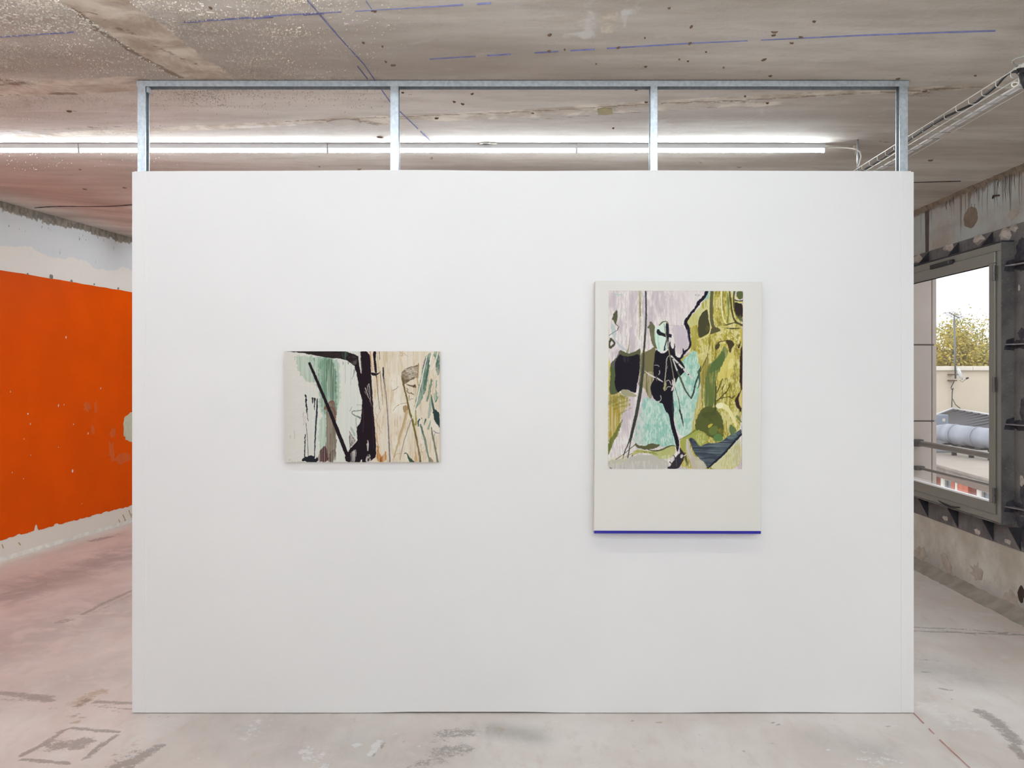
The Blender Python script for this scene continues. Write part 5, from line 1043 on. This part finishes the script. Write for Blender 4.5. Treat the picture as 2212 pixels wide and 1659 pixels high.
p.poly([(918, 1600), (930, 1540), (952, 1475), (968, 1500), (962, 1570), (946, 1634)], (164, 160, 112)); p.line([(965, 1480), (1000, 1450), (1030, 1500), (1042, 1530)], 9, (206, 198, 176)); p.poly([(1050, 1440), (1078, 1480), (1090, 1560), (1050, 1632), (1036, 1600), (1060, 1540)], (222, 206, 202), 1, None, 4); p.poly([(1042, 1520), (1068, 1545), (1056, 1560)], (30, 28, 34)); p.line([(965, 1600), (985, 1555), (1030, 1560)], 9, (196, 192, 176)); p.line([(1085, 1440), (1100, 1580)], 20, (214, 212, 200))
p.line([(880, 1692), (894, 1740), (876, 1768), (840, 1790)], [10, 12, 14, 20], (176, 180, 162)); p.poly([(800, 1790), (850, 1760), (870, 1790), (830, 1810)], (188, 200, 182), .9)
p.line([(1100, 1570), (1132, 1680), (1160, 1790), (1172, 1900), (1200, 2010), (1228, 2150)], [6, 9, 10, 12, 28, 5], (46, 52, 52), 1, None, 4); p.poly([(1160, 1890), (1186, 1910), (1180, 1960), (1162, 1930)], (46, 52, 52))
# crack line
Ck = (30, 27, 40)
p.line([(1562, 128), (1545, 200), (1480, 262), (1445, 300), (1410, 370), (1330, 470), (1240, 590), (1272, 650), (1300, 740), (1300, 830), (1328, 910), (1300, 990), (1225, 1050), (1186, 1140), (1120, 1130)], [44, 40, 52, 46, 34, 32, 48, 54, 46, 34, 30, 24, 34, 34, 14], Ck, 1, None, 6); p.line([(1216, 990), (1222, 1040)], [12, 30], Ck); p.line([(1275, 700), (1290, 820), (1300, 900)], 10, (120, 116, 152), .8)
# right-hand forms
dk = (72, 70, 48)
p.poly([(1580, 392), (1592, 560), (1626, 700), (1590, 770), (1520, 800), (1440, 842), (1432, 600), (1470, 480), (1520, 425)], dk, 1, None, 4); p.poly([(1560, 640), (1610, 640), (1600, 740), (1530, 760)], (128, 112, 54), .7, cr); p.line([(1580, 388), (1500, 432), (1462, 500)], [8, 14, 8], (222, 214, 160)); p.line([(1608, 180), (1592, 330), (1604, 560), (1634, 690), (1590, 790), (1510, 830), (1436, 852)], [16, 20, 18, 18, 18, 18, 10], (220, 210, 148)); p.line([(1602, 140), (1600, 250)], 14, (196, 204, 164))
p.line([(1642, 128), (1630, 350), (1636, 580), (1670, 680), (1750, 712)], [46, 48, 50, 50, 44], (96, 94, 66), 1, None, 3); p.poly([(1640, 660), (1700, 660), (1770, 700), (1750, 735), (1640, 770), (1610, 780)], (92, 86, 56)); p.line([(1675, 250), (1680, 560), (1740, 640)], 14, (206, 190, 104), .9)
p.line([(1780, 130), (1786, 340), (1800, 500), (1838, 600), (1870, 615)], [20, 18, 18, 18, 8], (230, 224, 180)); p.poly([(1850, 150), (1895, 150), (1905, 420), (1930, 560), (1850, 590), (1870, 450)], (108, 122, 62), .8, v1, 8); p.poly([(1680, 560), (1760, 580), (1850, 620), (1760, 660), (1690, 640)], (120, 112, 44), .7, v1)
p.line([(1905, 135), (1925, 300), (1945, 470), (1990, 590), (2100, 640)], [18, 22, 22, 26, 26], (74, 68, 44)); p.line([(1975, 130), (1960, 270), (1990, 420), (2030, 520), (2100, 565)], [30, 26, 34, 34, 20], (92, 94, 56)); p.line([(1945, 140), (1945, 330), (1970, 470)], 10, (222, 212, 140)); p.poly([(1985, 282), (2040, 312), (2108, 318), (2108, 552), (2040, 505), (1990, 460), (1978, 380)], (50, 40, 38)); p.poly([(2000, 128), (2108, 128), (2108, 232), (2060, 262), (2010, 230)], (86, 94, 52), .95); p.line([(1985, 262), (2050, 280), (2106, 272)], 16, (54, 48, 36)); p.line([(2040, 290), (2108, 305)], 20, (216, 204, 90)); p.line([(2000, 200), (2030, 250)], 14, (216, 204, 120)); p.poly([(2060, 460), (2108, 540), (2108, 600), (2040, 560)], (96, 104, 60), .7)
p.line([(1826, 640), (1900, 622), (1980, 598)], [8, 22, 10], (76, 72, 44)); p.line([(1840, 678), (1940, 690), (2064, 682)], [8, 24, 10], (86, 80, 44)); p.line([(1990, 600), (2060, 620), (2108, 630)], 22, (84, 76, 50))
for k in range(60):
    x = random.uniform(1720, 2060); y = random.uniform(680, 960); p.line([(x, y), (x + random.uniform(-20, 50), y + random.uniform(-20, 30)), (x + random.uniform(0, 60), y + 30)], random.uniform(7, 16), random.choice([(236, 228, 178), (228, 216, 150), (150, 132, 40), (190, 170, 70)]), .7, None, 6)
p.poly([(1840, 862), (1890, 852), (1950, 868), (1984, 908), (1970, 950), (1936, 978), (1932, 1040), (1902, 1042), (1892, 960)], (70, 60, 40), 1, None, 5); p.line([(1840, 872), (1780, 878), (1730, 900)], 14, (78, 70, 44)); p.poly([(1690, 948), (1740, 888), (1768, 925), (1752, 990), (1708, 1014)], (78, 70, 42), 1, None, 8)
p.poly([(1838, 920), (1892, 1042), (1860, 1150), (1782, 1255), (1730, 1400), (1704, 1500), (1694, 1880), (1520, 1880), (1536, 1500), (1580, 1300), (1640, 1180), (1760, 1140), (1784, 1010)], (98, 112, 60), 1, .55 + .45 * v2, 7); p.poly([(1660, 1180), (1760, 1080), (1820, 1000), (1860, 1140), (1740, 1300), (1580, 1380)], (86, 108, 60), .9, None, 8); p.poly([(1486, 1350), (1590, 1060), (1604, 1220), (1536, 1500), (1500, 1700), (1520, 1880), (1480, 1700)], (130, 118, 54), .9, .6 + .4 * v1, 6); p.line([(1598, 1060), (1540, 1180), (1478, 1330)], [4, 14, 8], (84, 82, 50))
p.poly([(1880, 1062), (1990, 1045), (1996, 1250), (1950, 1390), (1840, 1440), (1740, 1490), (1728, 1400), (1790, 1250)], (214, 200, 112), .95, .75 + .25 * v2, 8); p.poly([(1900, 1150), (1980, 1120), (1970, 1260), (1880, 1330)], (228, 218, 150), .7, None, 12)
for q, w in [(((1806, 1440), (1770, 1540), (1728, 1645)), 16), (((1832, 1520), (1800, 1600)), 14), (((1916, 1520), (1890, 1600), (1850, 1660)), 16), (((1700, 1560), (1705, 1640)), 14), (((1850, 1640), (1800, 1700), (1730, 1770)), 14), (((1900, 1700), (1960, 1730), (1990, 1690)), 18), (((1720, 1770), (1800, 1720), (1880, 1710)), 12)]: p.line(list(q), w, (84, 78, 38), .95, None, 4)
bd = (58, 42, 38)
p.poly([(2108, 920), (2072, 985), (2066, 1200), (2064, 1400), (2058, 1500), (2098, 1560), (2040, 1690), (1990, 1740), (2010, 1850), (2060, 1900), (2094, 1952), (2108, 1700)], bd, 1, None, 5); p.poly([(2080, 1620), (2110, 1580), (2110, 1900), (2060, 1830), (2050, 1740)], (222, 206, 130), .95); p.line([(2075, 880), (2045, 970)], [10, 26], (60, 52, 40)); p.poly([(2065, 700), (2100, 650), (2100, 900), (2075, 920)], (196, 176, 70), .8); p.line([(1985, 1240), (2000, 1500), (1960, 1700)], 10, (110, 98, 48), .7, None, 6)
# olive head, lower right
p.poly([(1450, 1968), (1500, 1890), (1560, 1850), (1640, 1846), (1730, 1900), (1800, 2000), (1834, 2160), (1822, 2340), (1760, 2370), (1680, 2320), (1600, 2290), (1500, 2260), (1395, 2200), (1412, 2060)], (86, 92, 48), 1, None, 6); p.poly([(1470, 1960), (1600, 1870), (1760, 1960), (1720, 2080), (1560, 2060)], (74, 80, 44), .7, p.tex(60, 40, 9), 12); p.poly([(1592, 2122), (1680, 2105), (1646, 2150), (1604, 2182)], (196, 176, 76), .95); p.poly([(1590, 2210), (1660, 2140), (1750, 2140), (1730, 2260), (1640, 2290)], (104, 118, 62)); p.poly([(1668, 2296), (1750, 2240), (1826, 2300), (1810, 2372), (1690, 2366)], (92, 126, 72)); p.poly([(1730, 2180), (1840, 2180), (1830, 2290), (1750, 2240)], (176, 146, 46), .8, cr)
p.poly([(1168, 2350), (1250, 2320), (1390, 2250), (1430, 2190), (1550, 2240), (1610, 2320), (1570, 2400), (1470, 2452), (1400, 2380), (1340, 2318), (1270, 2370), (1265, 2470), (1240, 2555), (1188, 2440)], (160, 164, 82), 1, None, 6); p.poly([(1420, 2230), (1560, 2260), (1560, 2380), (1470, 2440), (1410, 2330)], (214, 216, 160), .7, cr, 10); p.line([(1170, 2345), (1290, 2290), (1400, 2210)], [10, 18, 30], (116, 128, 56), .9)
p.line([(1700, 1470), (1716, 1600), (1700, 1780), (1706, 1900)], [14, 18, 22, 34], (64, 70, 42), .9, None, 5); p.line([(1755, 1838), (1830, 1840), (1900, 1900), (1950, 1980), (1990, 2070), (2010, 2140)], [90, 86, 60, 54, 48, 30], (228, 220, 162), 1, None, 5); p.poly([(1720, 1820), (1780, 1795), (1830, 1830), (1800, 1880), (1735, 1880)], (240, 236, 200), .9); p.line([(1760, 1900), (1850, 2050), (1900, 2150)], 50, (222, 214, 156), .8, cr); p.poly([(1905, 2090), (2030, 2190), (1996, 2245), (1925, 2290)], (98, 116, 72)); p.line([(2030, 2000), (2090, 2080)], [40, 20], (110, 122, 74), .9); p.line([(2040, 2085), (2062, 2090), (2050, 2105)], 8, (110, 100, 50))
# blue wing
p.poly([(1300, 2330), (1345, 2312), (1400, 2345), (1466, 2452), (1520, 2430), (1590, 2398), (1680, 2396), (1770, 2390), (1845, 2335), (1930, 2270), (2030, 2232), (2098, 2172), (2098, 2268), (1960, 2425), (1840, 2562), (1700, 2680), (1605, 2772), (1588, 2785), (1560, 2700), (1480, 2640), (1385, 2545), (1340, 2410)], (82, 92, 100), 1, None, 4)
W_ = ((np.abs(p.I[..., 2] - p.I[..., 0] - .07) < .012) & (p.I[..., 0] < .35)).astype(float); p.blend(W_ * p.tex(200, 12, 20, .42, .6), (52, 58, 70), .8); p.blend(W_ * p.tex(240, 10, 21, .55, .75), (118, 132, 134), .7)
p.poly([(1860, 2330), (1940, 2270), (2070, 2210), (2060, 2270), (1960, 2340)], (112, 138, 128), .8, p.tex(90, 20, 22), 6); p.poly([(1300, 2345), (1350, 2320), (1370, 2360), (1330, 2380)], (46, 52, 64), .8); p.line([(2096, 2262), (2030, 2330), (1950, 2428), (1830, 2564), (1700, 2676), (1595, 2775)], [30, 34, 34, 30, 30, 16], (34, 38, 54), 1, None, 3)
p.poly([(1286, 2322), (1316, 2390), (1336, 2480), (1370, 2560), (1430, 2620), (1500, 2650), (1556, 2700), (1590, 2792), (1360, 2792), (1330, 2680), (1280, 2580), (1264, 2450), (1268, 2370)], (190, 182, 164), 1, None, 5); p.poly([(1400, 2640), (1520, 2670), (1570, 2792), (1420, 2792)], (206, 202, 176), .7, v2); p.line([(1280, 2340), (1290, 2500), (1340, 2620)], 14, (214, 208, 196), .7)
p.poly([(2096, 2290), (2096, 2792), (1600, 2792), (1710, 2690), (1850, 2566), (1960, 2432)], (212, 208, 164), 1, None, 4); p.poly([(2080, 2300), (2096, 2700), (1950, 2700), (1850, 2600), (1970, 2440)], (196, 198, 180), .8, v2, 14); p.poly([(2000, 2400), (2096, 2400), (2096, 2792), (1700, 2792)], (190, 178, 108), .6, v3, 10)
p.line([(1250, 2550), (1268, 2640), (1286, 2700), (1316, 2764)], [26, 40, 20, 8], (92, 92, 62), 1, None, 4); p.line([(1290, 2690), (1280, 2730)], 14, (92, 92, 62)); p.poly([(1200, 2650), (1260, 2650), (1350, 2792), (1160, 2792)], (206, 206, 172), .6, v1, 8)
# foreground
p.poly([(328, 2016), (316, 2080), (280, 2170), (240, 2290), (190, 2370), (160, 2460), (112, 2570), (98, 2580), (98, 2390), (190, 2250)], (106, 112, 52), 1, .8 + .2 * v1, 7)
p.poly([(98, 2800), (98, 2650), (300, 2640), (480, 2600), (570, 2580), (720, 2572), (860, 2612), (960, 2650), (1010, 2690), (1000, 2800)], (190, 186, 176), 1, None, 6); p.poly([(98, 2700), (1000, 2640), (1000, 2800), (98, 2800)], (212, 204, 200), .8, v1, 10); p.poly([(98, 2600), (420, 2560), (400, 2700), (98, 2760)], (206, 202, 160), .6, v3, 14)
p.poly([(444, 2570), (520, 2488), (700, 2515), (800, 2522), (900, 2500), (1030, 2440), (1108, 2430), (1105, 2590), (970, 2640), (900, 2640), (840, 2610), (720, 2550), (560, 2548), (470, 2592)], (178, 180, 108), 1, .8 + .2 * v1, 7); p.poly([(500, 2510), (700, 2520), (840, 2540), (860, 2600), (720, 2540), (560, 2545)], (134, 140, 68), .8, v2 * .6 + .4); p.poly([(860, 2600), (1060, 2560), (1090, 2640), (960, 2660)], (214, 218, 186), .7, v1)
p.poly([(492, 2430), (514, 2398), (560, 2436), (650, 2442), (700, 2420), (752, 2398), (830, 2420), (892, 2424), (840, 2462), (790, 2484), (700, 2502), (560, 2482)], (90, 90, 60), 1, None, 6); p.line([(700, 2500), (820, 2522), (900, 2502), (1020, 2442), (1080, 2432), (1145, 2458)], [10, 24, 24, 20, 12, 8], (82, 88, 56), 1, None, 3)
ft = (50, 45, 52)
p.poly([(1178, 2458), (1240, 2550), (1250, 2588), (1236, 2640), (1206, 2690), (1160, 2790), (988, 2790), (996, 2752), (1040, 2744), (1056, 2690), (1110, 2642), (1120, 2600), (1150, 2566), (1178, 2550), (1168, 2490)], ft, 1, None, 4); p.line([(1078, 2584), (1104, 2606), (1112, 2650), (1080, 2690)], [10, 16, 24, 20], ft); p.line([(1025, 2680), (1050, 2704)], 14, ft); p.poly([(1186, 2572), (1216, 2560), (1236, 2590), (1206, 2628), (1180, 2616)], (206, 198, 192), 1, None, 4); p.line([(1240, 2590), (1262, 2570)], 14, (222, 222, 206)); p.line([(1120, 2640), (1130, 2740)], 12, (92, 84, 88), .7)
p.line([(98, 128), (98, 2787)], 8, (196, 182, 120), .6); p.line([(2106, 128), (2106, 2787)], 9, (150, 104, 40), .7); p.line([(98, 128), (2106, 128)], 6, (176, 160, 160), .5)
art2 = p.done()

d2 = .058; yf = PY - d2
def C2(px, py, y=yf): return (PX(px, y), y, PZ(py, y))
cor = [C2(1286, 606.8), C2(1646.6, 609.4), C2(1643.6, 1152.6), C2(1283.2, 1151.6)]
pb = thing('portrait_painting', 'taller off-white painting with a dark one-legged figure and blue bottom edge', 'painting', (PX(1465, yf), PY - d2 / 2, PZ(1152, yf)))
m = MB(); m.prism([(c[0], yf + .001, c[2]) for c in cor], (0, d2 - .0025, 0)); obj('stretched_canvas', m, plain('off_white_ground', srgb(226, 224, 217), .6, 0, .012, 3, bstr=.04), pb, bevel=.003)
t = [C2(1315.3, 628), C2(1605.0, 628.8), C2(1602.4, 1013.4), C2(1313.2, 1012.4)]
lay_picture('painted_surface', art2, [(a, yf - .0006, c) for a, b, c in t], picture_material('oil_paint_olive', .45), pb)
q = [C2(1283.4, 1146.2), C2(1643.8, 1147.2), C2(1643.6, 1153.2), C2(1283.2, 1152.2)]
m = MB(); m.prism([(a, yf - .0015, c) for a, b, c in q], (0, d2 - .002, 0)); obj('blue_edge', m, plain('ultramarine_paint', srgb(22, 8, 148), .35, 0, .08, 6), pb, bevel=.001)
